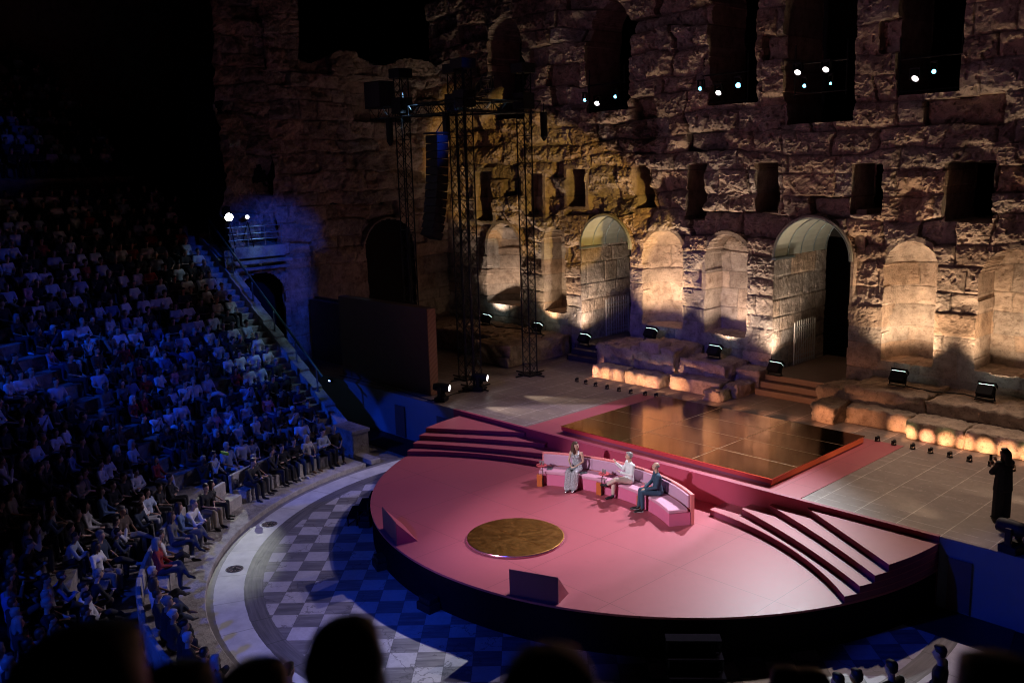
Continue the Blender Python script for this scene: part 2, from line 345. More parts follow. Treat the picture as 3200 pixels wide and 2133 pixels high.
# ------------------------------------------------------------------ relief walls
def arch_mask(x,z,x0,x1,zb,zt,warp,kind='arch'):
    xx=x+warp; zz=z+warp*.8
    c=(x0+x1)/2;h=(x1-x0)/2
    if kind=='rect': return (np.abs(xx-c)<h)&(zz>zb)&(zz<zt)
    zs=zt-h
    return ((np.abs(xx-c)<h)&(zz>zb)&(zz<=zs))|(((xx-c)**2+(zz-zs)**2<h*h)&(zz>zs))
def relief(name,mat,u0,u1,v0,v1,res,mapf,niches,holes,topf=None,seed=1,rough0=.025,rough1=.12,vr=6.0,parent=None,leftf=None,holes_extra=None):
    nu=int((u1-u0)/res)+1;nv=int((v1-v0)/res)+1
    u=np.linspace(u0,u1,nu);v=np.linspace(v0,v1,nv);Ug,Vg=np.meshgrid(u,v)
    warp=fbm(Ug*1.5,Vg*1.5,seed+50,4)*.14
    # courses
    r=np.random.default_rng(seed); hs=[v0-.2]
    while hs[-1]<v1+1: hs.append(hs[-1]+r.uniform(.5,.92))
    hs=np.array(hs)
    hz=1/(1+np.exp(-(Vg-vr+1.2)*1.4)); bl=fbm(Ug*.22+3,Vg*.22,seed+41,2); rough_z=hz*np.clip(bl*3.5+.38,0,1)
    vw=Vg+fbm(Ug*.9,Vg*.9,seed+3,3)*(.05+.14*rough_z)+fbm(Ug*.33+5,Vg*.5,seed+13,2)*.42*hz; uw=Ug+fbm(Ug*1.1+9,Vg*1.1,seed+5,3)*(.10+.30*rough_z)
    ci=np.searchsorted(hs,vw)-1
    off=np.zeros_like(Ug);edge=np.full_like(Ug,9.);tint=np.ones(Ug.shape+(3,),np.float32);rgh=np.zeros_like(Ug)
    for c in range(len(hs)-1):
        mk=ci==c
        if not mk.any(): continue
        js=[u0-2-r.random()]
        while js[-1]<u1+2: js.append(js[-1]+r.uniform(.6,2.3))
        js=np.array(js); bi=np.searchsorted(js,uw[mk])-1
        k=len(js); dep=r.normal(0,1,k);tn=r.uniform(.80,1.12,k);hu=r.normal(0,.05,k);rr=r.random(k)
        off[mk]=dep[bi]; 
        t=np.stack([tn[bi]*(1+hu[bi]),tn[bi],tn[bi]*(1-hu[bi])],-1); tint[mk]=t
        d=np.minimum(np.minimum(uw[mk]-js[bi],js[bi+1]-uw[mk]),np.minimum(vw[mk]-hs[c],hs[c+1]-vw[mk])); edge[mk]=d; rgh[mk]=rr[bi]
    hi=1/(1+np.exp(-(Vg-vr)*1.3))          # smoother ashlar below, eroded rubble above
    patch=np.clip(fbm(Ug*.28,Vg*.28,seed+20,3)*3+.55,0,1.6)
    er=(rough0+(rough1-rough0)*hi*patch)
    depth=off*(.012+.032*hi*patch)*.9
    jm=np.clip(fbm(Ug*.6,Vg*.6,seed+71,3)*3+.7,.35,1)
    depth+=np.clip((.055-edge)/.055,0,1)*(.04+.03*hi)*jm*(1-.45*rough_z)               # joints
    depth+=np.clip((.30-edge)/.30,0,1)**2*(.16*rough_z+.03*hi)*(.2+rgh)    # rounded, worn arrises
    depth+=np.abs(fbm(Ug*6,Vg*7,seed+81,3))*(.022+.07*rough_z)
    depth+=fbm(Ug*1.3,Vg*1.3,seed+7,5,.55)*er*2.6
    rid=np.abs(fbm(Ug*2.4,Vg*2.4,seed+30,5,.6)); depth+=(.22-rid)*(er*1.4+.06*rough_z)
    big=fbm(Ug*.55+2,Vg*.7,seed+91,3); depth+=np.clip(big-.06,0,1)*.75*hz+big*.12*hz
    lost=(rgh>.90)&(hi>.3); depth+=lost*(.10+.2*rgh*hi)
    q=fbm(Ug*7,Vg*7,seed+60,2); depth+=np.clip(q-.16,0,1)*.16*(.4+hi)
    for (x0,x1,zb,zt,dp,kind,curved) in niches:
        mk=arch_mask(Ug,Vg,x0,x1,zb,zt,warp*.35,'rect' if kind=='rect' else 'arch')
        uu=np.clip((Ug-(x0+x1)/2)/((x1-x0)/2),-1,1)
        dd=dp*np.sqrt(np.clip(1-uu*uu*.96,0,1)) if curved else np.full_like(Ug,dp)
        if curved:
            zs=zt-(x1-x0)/2; vv=np.clip((Vg-zs)/((x1-x0)/2),0,1); dd=dp*np.sqrt(np.clip(1-(uu*uu+vv*vv)*.93,0,1))
        depth=np.where(mk,dd+np.clip(depth,-.1,.12)*.5,np.where(arch_mask(Ug,Vg,x0-.2,x1+.2,zb-.15,zt+.2,warp*.35,'rect' if kind=='rect' else 'arch')&(dp<1.5),np.clip(depth,-.1,.07),depth))
    for (x0,x1,zb,zt,kind) in holes: depth=np.where(arch_mask(Ug,Vg,x0-.13,x1+.13,zb-1,zt+.13,warp*.3,kind),np.clip(depth,-.08,.07),depth)
    keep=np.ones_like(Ug,bool)
    for (x0,x1,zb,zt,dp,kind,curved) in niches:
        if dp>=1.5: keep&=~arch_mask(Ug,Vg,x0+.09,x1-.09,zb+.05,zt-.09,warp*.35,'rect' if kind=='rect' else 'arch')
    for (x0,x1,zb,zt,kind) in holes:
        pass
    for (x0,x1,zb,zt,kind) in holes: keep&=~arch_mask(Ug,Vg,x0,x1,zb,zt,warp*.3,kind)
    if topf is not None: keep&=Vg<topf(Ug)+warp*2
    co=mapf(Ug,Vg,depth).reshape(-1,3).astype(np.float32)
    idx=np.arange(nu*nv).reshape(nv,nu)
    kf=keep[:-1,:-1]&keep[1:,:-1]&keep[:-1,1:]&keep[1:,1:]
    q=np.stack([idx[:-1,:-1],idx[:-1,1:],idx[1:,1:],idx[1:,:-1]],-1)[kf]
    me=bpy.data.meshes.new(name); me.vertices.add(len(co)); me.vertices.foreach_set('co',co.ravel())
    me.loops.add(q.size); me.loops.foreach_set('vertex_index',q.ravel().astype(np.int32))
    me.polygons.add(len(q)); me.polygons.foreach_set('loop_start',np.arange(0,q.size,4,dtype=np.int32)); me.polygons.foreach_set('loop_total',np.full(len(q),4,np.int32))
    me.update(calc_edges=True); me.validate()
    ca=me.color_attributes.new('tint','FLOAT_COLOR','POINT')
    jt=(1-.5*jm*np.clip((.035-edge)/.035,0,1))[...,None]      # dirt packed in the joints
    rgba=np.concatenate([tint*jt,np.ones(Ug.shape+(1,),np.float32)],-1).reshape(-1,4).astype(np.float32)
    ca.data.foreach_set('color',rgba.ravel())
    me.materials.append(mat); me.polygons.foreach_set('use_smooth',[False]*len(me.polygons))
    o=bpy.data.objects.new(name,me); link(o,parent); return o
Y=9.9
NI=[(-26.16,-23.88,3.52,7.36,1.25,'arch',True),(-22.25,-20.9,3.46,7.35,1.15,'arch',False),(-16.5,-14.5,3.44,7.34,1.25,'arch',True),(-13.42,-11.56,3.42,7.26,1.1,'arch',False),
    (-6.28,-4.55,3.25,7.29,1.3,'arch',True),(-3.25,-1.3,3.3,7.17,1.25,'arch',False),
    (-26.9,-25.7,7.5,9.84,.8,'rect',False),(-23.5,-22.3,7.75,9.7,.9,'rect',False),(-20.75,-19.7,8.24,9.84,1.3,'rect',False),(-17.05,-16.2,8.22,9.95,1.9,'rect',False),(-14.45,-13.6,7.8,9.94,1.9,'rect',False),
    (-11.3,-10.36,8.15,9.92,1.6,'rect',False),(-7.55,-6.5,8.14,9.80,1.6,'rect',False),(-4.5,-3.06,7.96,9.8,2.4,'rect',False),(-1.2,.2,7.9,9.8,1.8,'rect',False),
    (-25.6,-23.4,12.2,16.7,2.0,'arch',False),(-19.5,-17.25,12.2,16.6,2.2,'arch',False),(-13.4,-11.35,12.1,19.5,2.4,'arch',False),(-10.25,-7.6,11.26,19.5,2.6,'arch',False),(-6.2,-4.2,11.95,19.5,2.4,'arch',False),(-1.6,.6,12,19,2.4,'arch',False)]
facade=thing('stage_wall','tall ruined Roman stage wall of warm stone with niches, doorways and windows','wall',(0,0,0))
relief('wall',M['stone'],-29.9,5.5,1.5,19.6,.037,lambda u,v,d:np.stack([u,Y+d,v],-1),NI,[(-19.93,-17.2,1.4,7.88,'arch'),(-10.4,-7.5,1.4,7.98,'arch')],seed=4,rough0=.018,rough1=.055,vr=6.8,parent=facade)
# doorway passages: side walls, back wall, sheet-lined vault
def doorway(x0,x1,zf,zt,yb,name_l):
    h=(x1-x0)/2;c=(x0+x1)/2;zs=zt-h
    relief('door_jamb',M['stone'],Y+.02,yb,zf-.6,zs+.45,.06,lambda u,v,d:np.stack([x0-.02-d*.7,u,v],-1),[],[],seed=int(abs(x0)*10),rough0=.02,rough1=.03,vr=9,parent=facade)
    mb=MB(); mb.box((x1+.02,Y+.25,zf-.6),(x1+.4,yb,zt+.3)); mb.build('door_jamb',M['stone_plain'],facade)
    mb=MB(); n=20
    for k in range(n):
        t0=PI*k/n;t1=PI*(k+1)/n
        for a,b in ((t0,t1),):
            pts=[(c-math.cos(a)*(h+.02),zs+math.sin(a)*(h+.02)),(c-math.cos(b)*(h+.02),zs+math.sin(b)*(h+.02)),(c-math.cos(b)*(h+.09),zs+math.sin(b)*(h+.09)),(c-math.cos(a)*(h+.09),zs+math.sin(a)*(h+.09))]
            y0,y1=Y-.02,yb
            v=[(p[0],y0,p[1]) for p in pts]+[(p[0],y1,p[1]) for p in pts]
            mb.add(v,[(0,1,5,4),(1,2,6,5),(2,3,7,6),(3,0,4,7),(0,3,2,1),(4,5,6,7)])
    vt=mb.build('vault_lining',M['vault_skin'],facade); 
    mb=MB()
    for yy in np.linspace(Y-.02,yb-.15,5):
        mb.path([(c-math.cos(PI*k/24)*(h-.01),yy,zs+math.sin(PI*k/24)*(h-.01)) for k in range(25)],.022,6)
    mb.box((x0-.06,Y-.08,zs-.10),(x0+.10,Y+1.3,zs-.02)); mb.build('hoop',M['steel'],vt)
doorway(-19.93,-17.2,2.3,7.88,13.3,'l'); doorway(-10.4,-7.5,2.3,7.98,13.8,'r')
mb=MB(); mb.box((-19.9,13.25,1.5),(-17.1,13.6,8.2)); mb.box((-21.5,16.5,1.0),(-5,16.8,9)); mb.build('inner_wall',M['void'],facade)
mb=MB(); mb.box((-30,13.9,7.0),(6,14.3,19.6)); mb.box((-30,Y+.6,7.15),(-10.6,14,7.35) if False else (-20.2,14,7.3)); mb.box((-30,Y+.5,10.3),(6,14,10.8)); mb.build('dark_backing',M['void'],facade)  # dark sheets added behind the window openings so they look unlit
# iron gates, folded open against the left reveals
def gate(x,y0,y1,z0,z1,lab):
    t=thing('iron_gate',lab,'gate',(x,y0,z0)); w=y1-y0;H=z1-z0
    mb=MB()
    for zz in (.10,.30,H-.38,H-.18): mb.box((-.015,0,zz-.018),(.015,w,zz+.018))
    for yy in (0,w): mb.box((-.022,yy-.03,-.02),(.022,yy+.03,H))
    mb.path([(0,.08,.32),(0,w-.08,H-.4)],.018,6)
    for i in range(9):
        for zz in (.20,H-.28):
            cy=w*(i+.5)/9
            mb.path([(0,cy+.083*math.cos(2*PI*k/10),zz+.095*math.sin(2*PI*k/10)) for k in range(11)],.009,4)
    mb.build('frame',M['white_metal'],t)
    mb=MB()
    for i in range(1,9): mb.tube((0,w*i/9,.0),(0,w*i/9,H+.06),.016,6)
    mb.build('bars',M['white_metal'],t)
    mb=MB(); mb.box((-.04,.0,H*.52),(.04,.12,H*.62)); mb.build('lock_box',M['white_metal'],t)
gate(-19.78,11.4,12.95,2.36,4.0,'pale iron gate with upright bars in the left arched doorway')
gate(-10.2,11.15,12.65,2.36,3.95,'pale iron gate with upright bars in the tall doorway beside the gold floor')

# wing wall (runs towards the audience)
XW=-29.1
def wtop(u): return np.where(u>2.1,15.15+.25*np.sin(u*1.7),19.9-0*u)+np.where((u>1.2)&(u<=2.1),-2.5*(u-1.2),0)
wing=thing('wing_wall','dark side wall of rough stone with arched doorway, left of the lighting towers','wall')
relief('wall',M['stone'],.35,Y+.3,1.4,19.6,.055,lambda u,v,d:np.stack([XW-d,u,v],-1),[(4.6,8.0,12.3,14.2,.5,'rect',False)],[(4.95,7.75,1.2,7.7,'arch')],topf=wtop,seed=21,rough0=.035,rough1=.085,vr=7,parent=wing)
relief('wall',M['stone'],-1.9,.4,6.9,19.6,.055,lambda u,v,d:np.stack([XW-d*1.2-.04,u,v],-1),[],[],topf=wtop,seed=22,rough0=.04,rough1=.09,vr=7,parent=wing)
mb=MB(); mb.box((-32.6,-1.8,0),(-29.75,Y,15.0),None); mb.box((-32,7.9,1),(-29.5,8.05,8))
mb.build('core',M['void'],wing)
# terrace over the vaulted entrance
ter=thing('terrace','stone terrace with low arch beside the top of the white staircase','terrace')
relief('front',M['stone'],-2.3,.6,-.2,6.9,.06,lambda u,v,d:np.stack([-28.95-d,u,v],-1),[],[(-1.75,.35,1,5.8,'arch')],seed=31,parent=ter)
mb=MB(); mb.box((-34,-1.9,6.5),(-28.9,.55,6.98)); mb.box((-28.9,-2.1,6.28),(-28.5,.62,6.42)); mb.box((-29.0,-2.0,5.98),(-28.75,.6,6.12)); mb.build('ledge',M['marble_seat'],ter,bevel=.03)
mb=MB(); mb.box((-33,-1.6,7.0),(-32,-.2,7.5)); mb.box((-32,.0,7),(-30.5,.5,7.9)); mb.build('step',M['marble_seat'],ter,bevel=.03)
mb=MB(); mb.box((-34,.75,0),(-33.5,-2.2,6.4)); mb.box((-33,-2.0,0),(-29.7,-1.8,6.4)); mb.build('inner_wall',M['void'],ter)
# railing on terrace
t=thing('terrace_railing','thin steel railing along the terrace below the bright spotlight','railing')
mb=MB()
for yy in (-2.0,-1.2,-.4,.4):
    mb=MB(); mb.tube((-28.95,yy,6.98),(-28.95,yy,7.85),.022); mb.build('post',M['steel'],t)
mb=MB()
for zz in (7.3,7.55,7.85): mb.tube((-28.95,-2.1,zz),(-28.95,.5,zz),.018)
mb.build('rails',M['steel'],t)

# ------------------------------------------------------------------ deck and front walls
mb=MB(); mb.box((-29.1,0.02,1.3),(12,9.95,D)); tag(mb.build('stage_deck',M['deck']),kind='structure')
mb=MB(); mb.box((-29,0.05,-.05),(-17.05,.3,1.29)); mb.box((-.19,.05,-.05),(12,.3,1.29)); mb.box((-29,0.01,1.30),(-17.05,.3,D-.01)); mb.box((-.19,0.01,1.30),(12,.3,D-.01))
o=mb.build('deck_front_wall',M['wood_panel']); tag(o,'blue lit timber front wall under both ends of the stage deck','wall')
fw_blue=simple('grey_blue_board',(.20,.22,.26),.7,0,.12,2); o.data.materials[0]=fw_blue
mb=MB()
for (a,b) in ((-20.6,-20.0),(-18.05,-17.3),(1.9,2.0),(3.2,3.3),(.05,.55)): mb.box((a,-.02,.05),(b,.004,1.25))
tag(mb.build('dark_panels',M['wood_panel'],o))
# pink strip, fascia
mb=MB(); mb.box((-13.47,0.0,D+.001),(-3.63,5.95,D+.012)); tag(mb.build('pink_floor_strip',M['pink']),kind='structure')
mb=MB(); mb.box((-17.05,-.03,.0),(-.19,.015,D-.02)); mb.box((-17.05,-.045,D-.02),(-.19,.07,D+.016))
fas=mb.build('pink_deck_fascia',M['pink_fascia']); tag(fas,'tall crimson board facing the deck edge behind the curved sofa','stage fascia')

# gold square platform
t=thing('gold_platform','large square copper gold mirror floor on the pink strip of the deck','platform',(-8.39,2.93,D+.012))
gx0,gx1,gy0,gy1=-3.78,3.78,-2.58,2.58; h=.213
mb=MB(); mb.box((gx0,gy0,h-.02),(gx1,gy1,h)); mb.build('mirror_top',M['gold'],t)
mb=MB(); mb.box((gx0+.03,gy0+.05,0),(gx1-.05,gy1-.03,h-.02)); mb.build('body',M['shade_plum'],t)  # dark body colour stands for the shadow below the glowing edge
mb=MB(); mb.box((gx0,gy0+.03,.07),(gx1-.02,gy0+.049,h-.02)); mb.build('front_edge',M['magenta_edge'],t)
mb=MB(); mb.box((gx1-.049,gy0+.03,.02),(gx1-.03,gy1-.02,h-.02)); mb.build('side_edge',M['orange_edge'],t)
mb=MB()
for xx in (-1.27,1.27): mb.box((xx-.008,gy0+.01,h),(xx+.008,gy1-.01,h+.003))
for yy,a,b in ((-1.29,gx0,gx1),(0,gx0,1.27),(1.29,-1.27,gx1),(.02,1.28,gx1)): mb.box((a+.01,yy-.007,h),(b-.01,yy+.007,h+.002))
mb.build('seams',M['gold_seam'],t)

# ------------------------------------------------------------------ round stage
SX,SY,SR=-8.37,.34,8.22
def circ(y0=-.03,n=96,r=SR):
    a0=math.asin((y0-SY)/r); A=[PI-a0+(PI+2*a0)*i/n for i in range(n+1)]
    return [(SX+r*math.cos(a),SY+r*math.sin(a)) for a in A]
mb=MB(); mb.prism(circ(),ZR-.05,ZR); top=mb
stage=thing('round_stage','large round pink stage with curved steps in front of the deck','stage')
mb.build('stage_top',M['pink'],stage)
mb=MB(); c1=circ(r=SR-.03); 
n=len(c1)
v=[(p[0],p[1],0.0) for p in c1]+[(p[0],p[1],ZR-.05) for p in c1]; mb.add(v,[(i,i+1,n+i+1,n+i) for i in range(n-1)])
c2=circ(r=SR-.10); v=[(p[0],p[1],0.0) for p in c2]+[(p[0],p[1],ZR-.05) for p in c2]; mb.add(v,[(i+1,i,n+i,n+i+1) for i in range(n-1)])
mb.build('skirt',M['skirt'],stage)
def arc3(a,b,c,n=24):
    (x1,y1),(x2,y2),(x3,y3)=a,b,c
    d=2*(x1*(y2-y3)+x2*(y3-y1)+x3*(y1-y2))
    ux=((x1*x1+y1*y1)*(y2-y3)+(x2*x2+y2*y2)*(y3-y1)+(x3*x3+y3*y3)*(y1-y2))/d
    uy=((x1*x1+y1*y1)*(x3-x2)+(x2*x2+y2*y2)*(x1-x3)+(x3*x3+y3*y3)*(x2-x1))/d
    r=math.hypot(x1-ux,y1-uy); t1=math.atan2(y1-uy,x1-ux);t3=math.atan2(y3-uy,x3-ux)
    while t3-t1>PI: t3-=2*PI
    while t3-t1<-PI: t3+=2*PI
    return [(ux+r*math.cos(t1+(t3-t1)*i/n),uy+r*math.sin(t1+(t3-t1)*i/n)) for i in range(n+1)]
ARCS=[[(-5.75,-.76),(-3.31,-1.40),(-.80,-3.03)],[(-4.95,-.5),(-2.95,-1.36),(-.72,-2.64)],[(-4.35,-.16),(-2.35,-1.18),(-.56,-2.27)],[(-3.35,-.08),(-1.9,-.97),(-.40,-1.90)]]
def snap(p,r):     # push outer end onto the stage rim
    dx,dy=p[0]-SX,p[1]-SY;k=r/math.hypot(dx,dy);return (SX+dx*k,SY+dy*k)
for side in (1,-1):
    for k,(a,b,c) in enumerate(ARCS):
        c=snap(c,SR)
        pts=arc3(a,b,c)
        a0=math.atan2(c[1]-SY,c[0]-SX); a1=math.asin((-.035-SY)/SR)
        rim=[(SX+SR*math.cos(a0+(a1-a0)*i/14),SY+SR*math.sin(a0+(a1-a0)*i/14)) for i in range(1,15)]
        poly=pts+rim+[(a[0],-.035)]
        if side<0: poly=[(2*SX-x,y) for x,y in poly][::-1]
        z0=ZR+k*HS;z1=z0+HS
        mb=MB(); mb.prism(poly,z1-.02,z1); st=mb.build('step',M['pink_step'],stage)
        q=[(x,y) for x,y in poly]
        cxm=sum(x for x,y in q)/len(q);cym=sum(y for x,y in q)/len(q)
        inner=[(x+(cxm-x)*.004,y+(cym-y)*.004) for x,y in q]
        mb=MB(); mb.prism(inner,z0+.0005,z1-.02); mb.build('riser',M['shade_plum'],st)
# feet blocks under the rim
for (x,y,a) in ((-11.2,-7.5,-.35),(-8.45,-8.1,0.02),(-13.9,-6.1,-.8)):
    Mx=Matrix.Translation((x,y,0))@Matrix.Rotation(a,4,'Z'); mb=MB(); mb.box((-.24,-.12,0),(.24,.22,.20),Mx)
    mb.box((-.2,-.08,.2),(.2,.2,.33),Mx)
    o=mb.build('stage_monitor',M['black_plastic'],bevel=.02); tag(o,{-11.2:'black wedge box on the marble under the stage rim, left of centre',-8.45:'black wedge box on the marble under the stage rim, nearest the viewer',-13.9:'black wedge box on the marble just below the left black steps'}[x],'speaker')
# black stair units
def blackstairs(x,y,rz,lab,w=1.0):
    t=thing('black_steps',lab,'steps',(x,y,0),rz)
    for k in range(3):
        mb=MB(); mb.box((-w/2,.3*k,.22+.23*k),(w/2,.3*k+.30,.26+.23*k)); mb.build('tread',M['skirt'],t,bevel=.005)
    mb=MB()
    for sx in (-1,1):
        for k in range(3):
            x_=sx*(w/2-.03); mb.tube((x_,.3*k+.03,0),(x_,.3*k+.03,.22+.23*k),.02,6); mb.tube((x_,.3*k+.27,0),(x_,.3*k+.27,.22+.23*k),.02,6)
        mb.tube((sx*(w/2-.03),.03,.03),(sx*(w/2-.03),.88,.7),.016,6)
    mb.build('frame',M['black_metal'],t)
    mb=MB()
    for k in range(3): mb.box((-w/2,.3*k+.29,.03),(w/2,.3*k+.298,.22+.23*k))
    mb.build('riser_panel',M['skirt'],t)
def rad_in(x,y): return math.atan2(SY-y,SX-x)-PI/2
blackstairs(-14.55,-6.15,rad_in(-14.5,-6.1),'black portable steps at the left rim of the round stage')
blackstairs(-2.0,-6.55,rad_in(-2.0,-6.5),'black portable steps at the right rim of the round stage',1.1)
# gold disc
t=thing('gold_disc','round golden disc low on the pink stage floor','disc',(-8.37,-5.3,ZR))
mb=MB(); mb.lathe([(0,.066),(1.19,.066),(1.215,.06)],n=72); mb.build('mirror_top',M['disc'],t)
mb=MB(); mb.lathe([(1.215,.06),(1.235,.03),(1.235,.0),(1.17,.0)],n=72); mb.build('rim',simple('polished_rose_rim',(.6,.2,.3),.2,.8),t,smooth=True)
mb=MB(); mb.box((-1.18,-.006,.066),(1.18,.006,.069)); mb.build('seam',M['disc'],t)
# wedge screens
def wedge(a,b,back,lab):
    t=thing('wedge_screen',lab,'prompter box',(a[0],a[1],ZR))
    a=Vector((0,0,0));bb=Vector((b[0]-t.location.x,b[1]-t.location.y,0));k=Vector((back[0]-t.location.x,back[1]-t.location.y,0)); off=k-bb
    v=[a,bb,k,off,Vector((0,0,.58)),bb+Vector((0,0,.58))]
    mb=MB(); mb.add(v,[(0,1,5,4),(1,2,5),(0,4,3),(2,3,4,5),(0,3,2,1)]); mb.build('shell',M['pink_fascia'],t)
    n=Vector((bb.y,-bb.x,0)).normalized()*.012
    mb=MB(); d=bb.normalized()*.02; z=Vector((0,0,.6))
    mb.add([a+n,bb+n,bb+n+z,a+n+z,a-n*.2,bb-n*.2,bb-n*.2+z,a-n*.2+z],[(0,1,2,3),(5,4,7,6),(3,2,6,7),(0,3,7,4),(1,5,6,2),(0,4,5,1)]); mb.build('front_board',simple('plum_board',(.17,.035,.07),.5),t)
wedge((-6.22,-7.52),(-5.16,-7.10),(-5.34,-6.6),'dark plum wedge box at the near rim of the round stage')
wedge((-11.36,-7.18),(-10.2,-7.60),(-10.05,-7.08),'dark plum wedge box at the left rim of the round stage')

# ------------------------------------------------------------------ sofa
KX,KY=-8.4,-5.7
t=thing('curved_sofa','long curved pink sofa with low back on the round stage','sofa',(KX,KY,ZR))
def seg(name,mat,r0,r1,z0,z1,a0,a1,n=10,bev=.0):
    mb=MB(); ring(mb,r0,r1,z0,z1,a0,a1,n,0,0); return mb.build(name,mat,t,bevel=bev)
A0,A1=56.5,123
cuts=[A0,70,89,106,A1]
for i in range(4):
    seg('base',M['couch_base'],4.29,4.86,.0,.33,cuts[i]+.06,cuts[i+1]-.06,12)
    c=seg('seat_cushion',M['couch_cushion'],4.27,4.80,.335,.43,cuts[i]+.06,cuts[i+1]-.06,12,.025)
for i,(a,b) in enumerate(((A0+.8,72),(72,88),(88,104.5),(104.5,A1-.5))):
    seg('back_cushion',M['couch_back'],4.80,4.87,.44,.76,a+.05,b-.05,12,.015)
bk=seg('back_shell',M['couch_rim'],4.875,4.96,.0,.80,A0,A1,44); 
# side tables
def sidetable(a,lab,rr=4.22):
    ca,sa=math.cos(R(a)),math.sin(R(a)); x,y=KX+rr*ca,KY+rr*sa
    s=thing('side_table',lab,'side table',(x,y,ZR),R(a)-PI/2)
    mb=MB(); mb.box((-.10,-.085,.0),(.06,-.03,.36)); mb.box((-.10,-.03,.0),(-.075,.0,.36)); mb.build('side_panel',M['table_orange'],s,bevel=.006)
    mb=MB(); mb.path([(.08,-.06,0),(.08,-.06,.52),(.02,.10,.55)],.012,6); mb.build('stem',M['black_metal'],s)
    mb=MB(); mb.lathe([(0,.55),(.15,.55),(.155,.56),(.155,.575),(.15,.58),(0,.58)],c=(0,.16,0),n=28); mb.build('tray',M['table_red'],s)
    gl=[]
    for k,(gx,gy) in enumerate(((-.035,.17),(.05,.14))):
        w=thing('water_glass',lab.replace('small round coral side table','water glass on the round tray' ) + (', front one' if k else ', rear one'),'glass',(x+gx*math.cos(R(a)-PI/2)-gy*math.sin(R(a)-PI/2),y+gx*math.sin(R(a)-PI/2)+gy*math.cos(R(a)-PI/2),ZR+.58),0,'water glasses on the sofa trays')
        mb=MB(); mb.lathe([(0,.003),(.028,.003),(.034,.11),(.031,.11),(.026,.012),(0,.012)],n=16); mb.build('tumbler',M['glass'],w,smooth=True)
        mb=MB(); mb.lathe([(0,.014),(.0255,.014),(.029,.075),(0,.075)],n=16); mb.build('water',M['glass'],w,smooth=True)
sidetable(122.0,'small round coral side table at the far left end of the sofa')
sidetable(96.4,'small round coral side table beside the man in white shirt')
sidetable(75.5,'small round coral side table beside the man in navy suit')
def flat(a,r,rot,lab,w=.15,h=.21,mat='tablet',name='booklet',z=.436):
    x,y=KX+r*math.cos(R(a)),KY+r*math.sin(R(a)); s=thing(name,lab,'booklet',(x,y,ZR+z),rot)
    mb=MB(); mb.box((-w/2,-h/2,0),(w/2,h/2,.012)); mb.build('cover',M[mat],s); mb=MB(); mb.box((-w/2+.02,-h/2+.03,.012),(w/2-.02,h/2-.06,.014)); mb.build('printed_panel',M['iron'],s)
flat(119.3,4.50,.6,'dark booklet lying on the sofa left of the woman')
flat(105.9,4.47,-.5,'dark booklet lying on the sofa right of the woman')
flat(95.2,4.32,.2,'white note card lying beside the middle side table',.05,.13,'paper','note_card',.437)

# ------------------------------------------------------------------ people
def ico(bm,c,r,rot=None,sub=2):
    Mx=Matrix.Translation(c)@(rot.to_4x4() if rot is not None else Matrix.Identity(4))@Matrix.Diagonal((*r,1)) if not isinstance(r,(int,float)) else Matrix.Translation(c)@Matrix.Diagonal((r,r,r,1))
    return bmesh.ops.create_icosphere(bm,subdivisions=sub,radius=1,matrix=Mx)['verts']
def hull_add(bm,ells,sub=2):
    b=bmesh.new()
    for c,r in ells: ico(b,Vector(c),r,None,sub)
    if len(ells)>1:
        g=bmesh.ops.convex_hull(b,input=b.verts[:]); 
        dele=[x for x in g['geom_interior'] if isinstance(x,bmesh.types.BMVert)]
        if dele: bmesh.ops.delete(b,geom=dele,context='VERTS')
    me=bpy.data.meshes.new('t'); b.to_mesh(me); b.free(); bm.from_mesh(me); bpy.data.meshes.remove(me)
def blob(name,prims,voxel,smooth=2):
    bm=bmesh.new()
    for p in prims: hull_add(bm,p)
    me=bpy.data.meshes.new(name); bm.to_mesh(me); bm.free()
    o=bpy.data.objects.new('tmp',me); COL.objects.link(o)
    m_=o.modifiers.new('r','REMESH'); m_.mode='VOXEL'; m_.voxel_size=voxel; m_.use_smooth_shade=True
    if smooth: s_=o.modifiers.new('s','SMOOTH'); s_.factor=.5; s_.iterations=smooth
    dg=bpy.context.evaluated_depsgraph_get(); ev=o.evaluated_get(dg)
    out=bpy.data.meshes.new_from_object(ev,depsgraph=dg); out.name=name
    out.polygons.foreach_set('use_smooth',[True]*len(out.polygons))
    bpy.data.objects.remove(o); bpy.data.meshes.remove(me); return out
def cap(a,b,ra,rb): return [(a,ra),(b,rb)]
V=Vector
def rotz(p,a,c=(0,0,0)):
    x,y=p[0]-c[0],p[1]-c[1]; return V((c[0]+x*math.cos(a)-y*math.sin(a),c[1]+x*math.sin(a)+y*math.cos(a),p[2]))
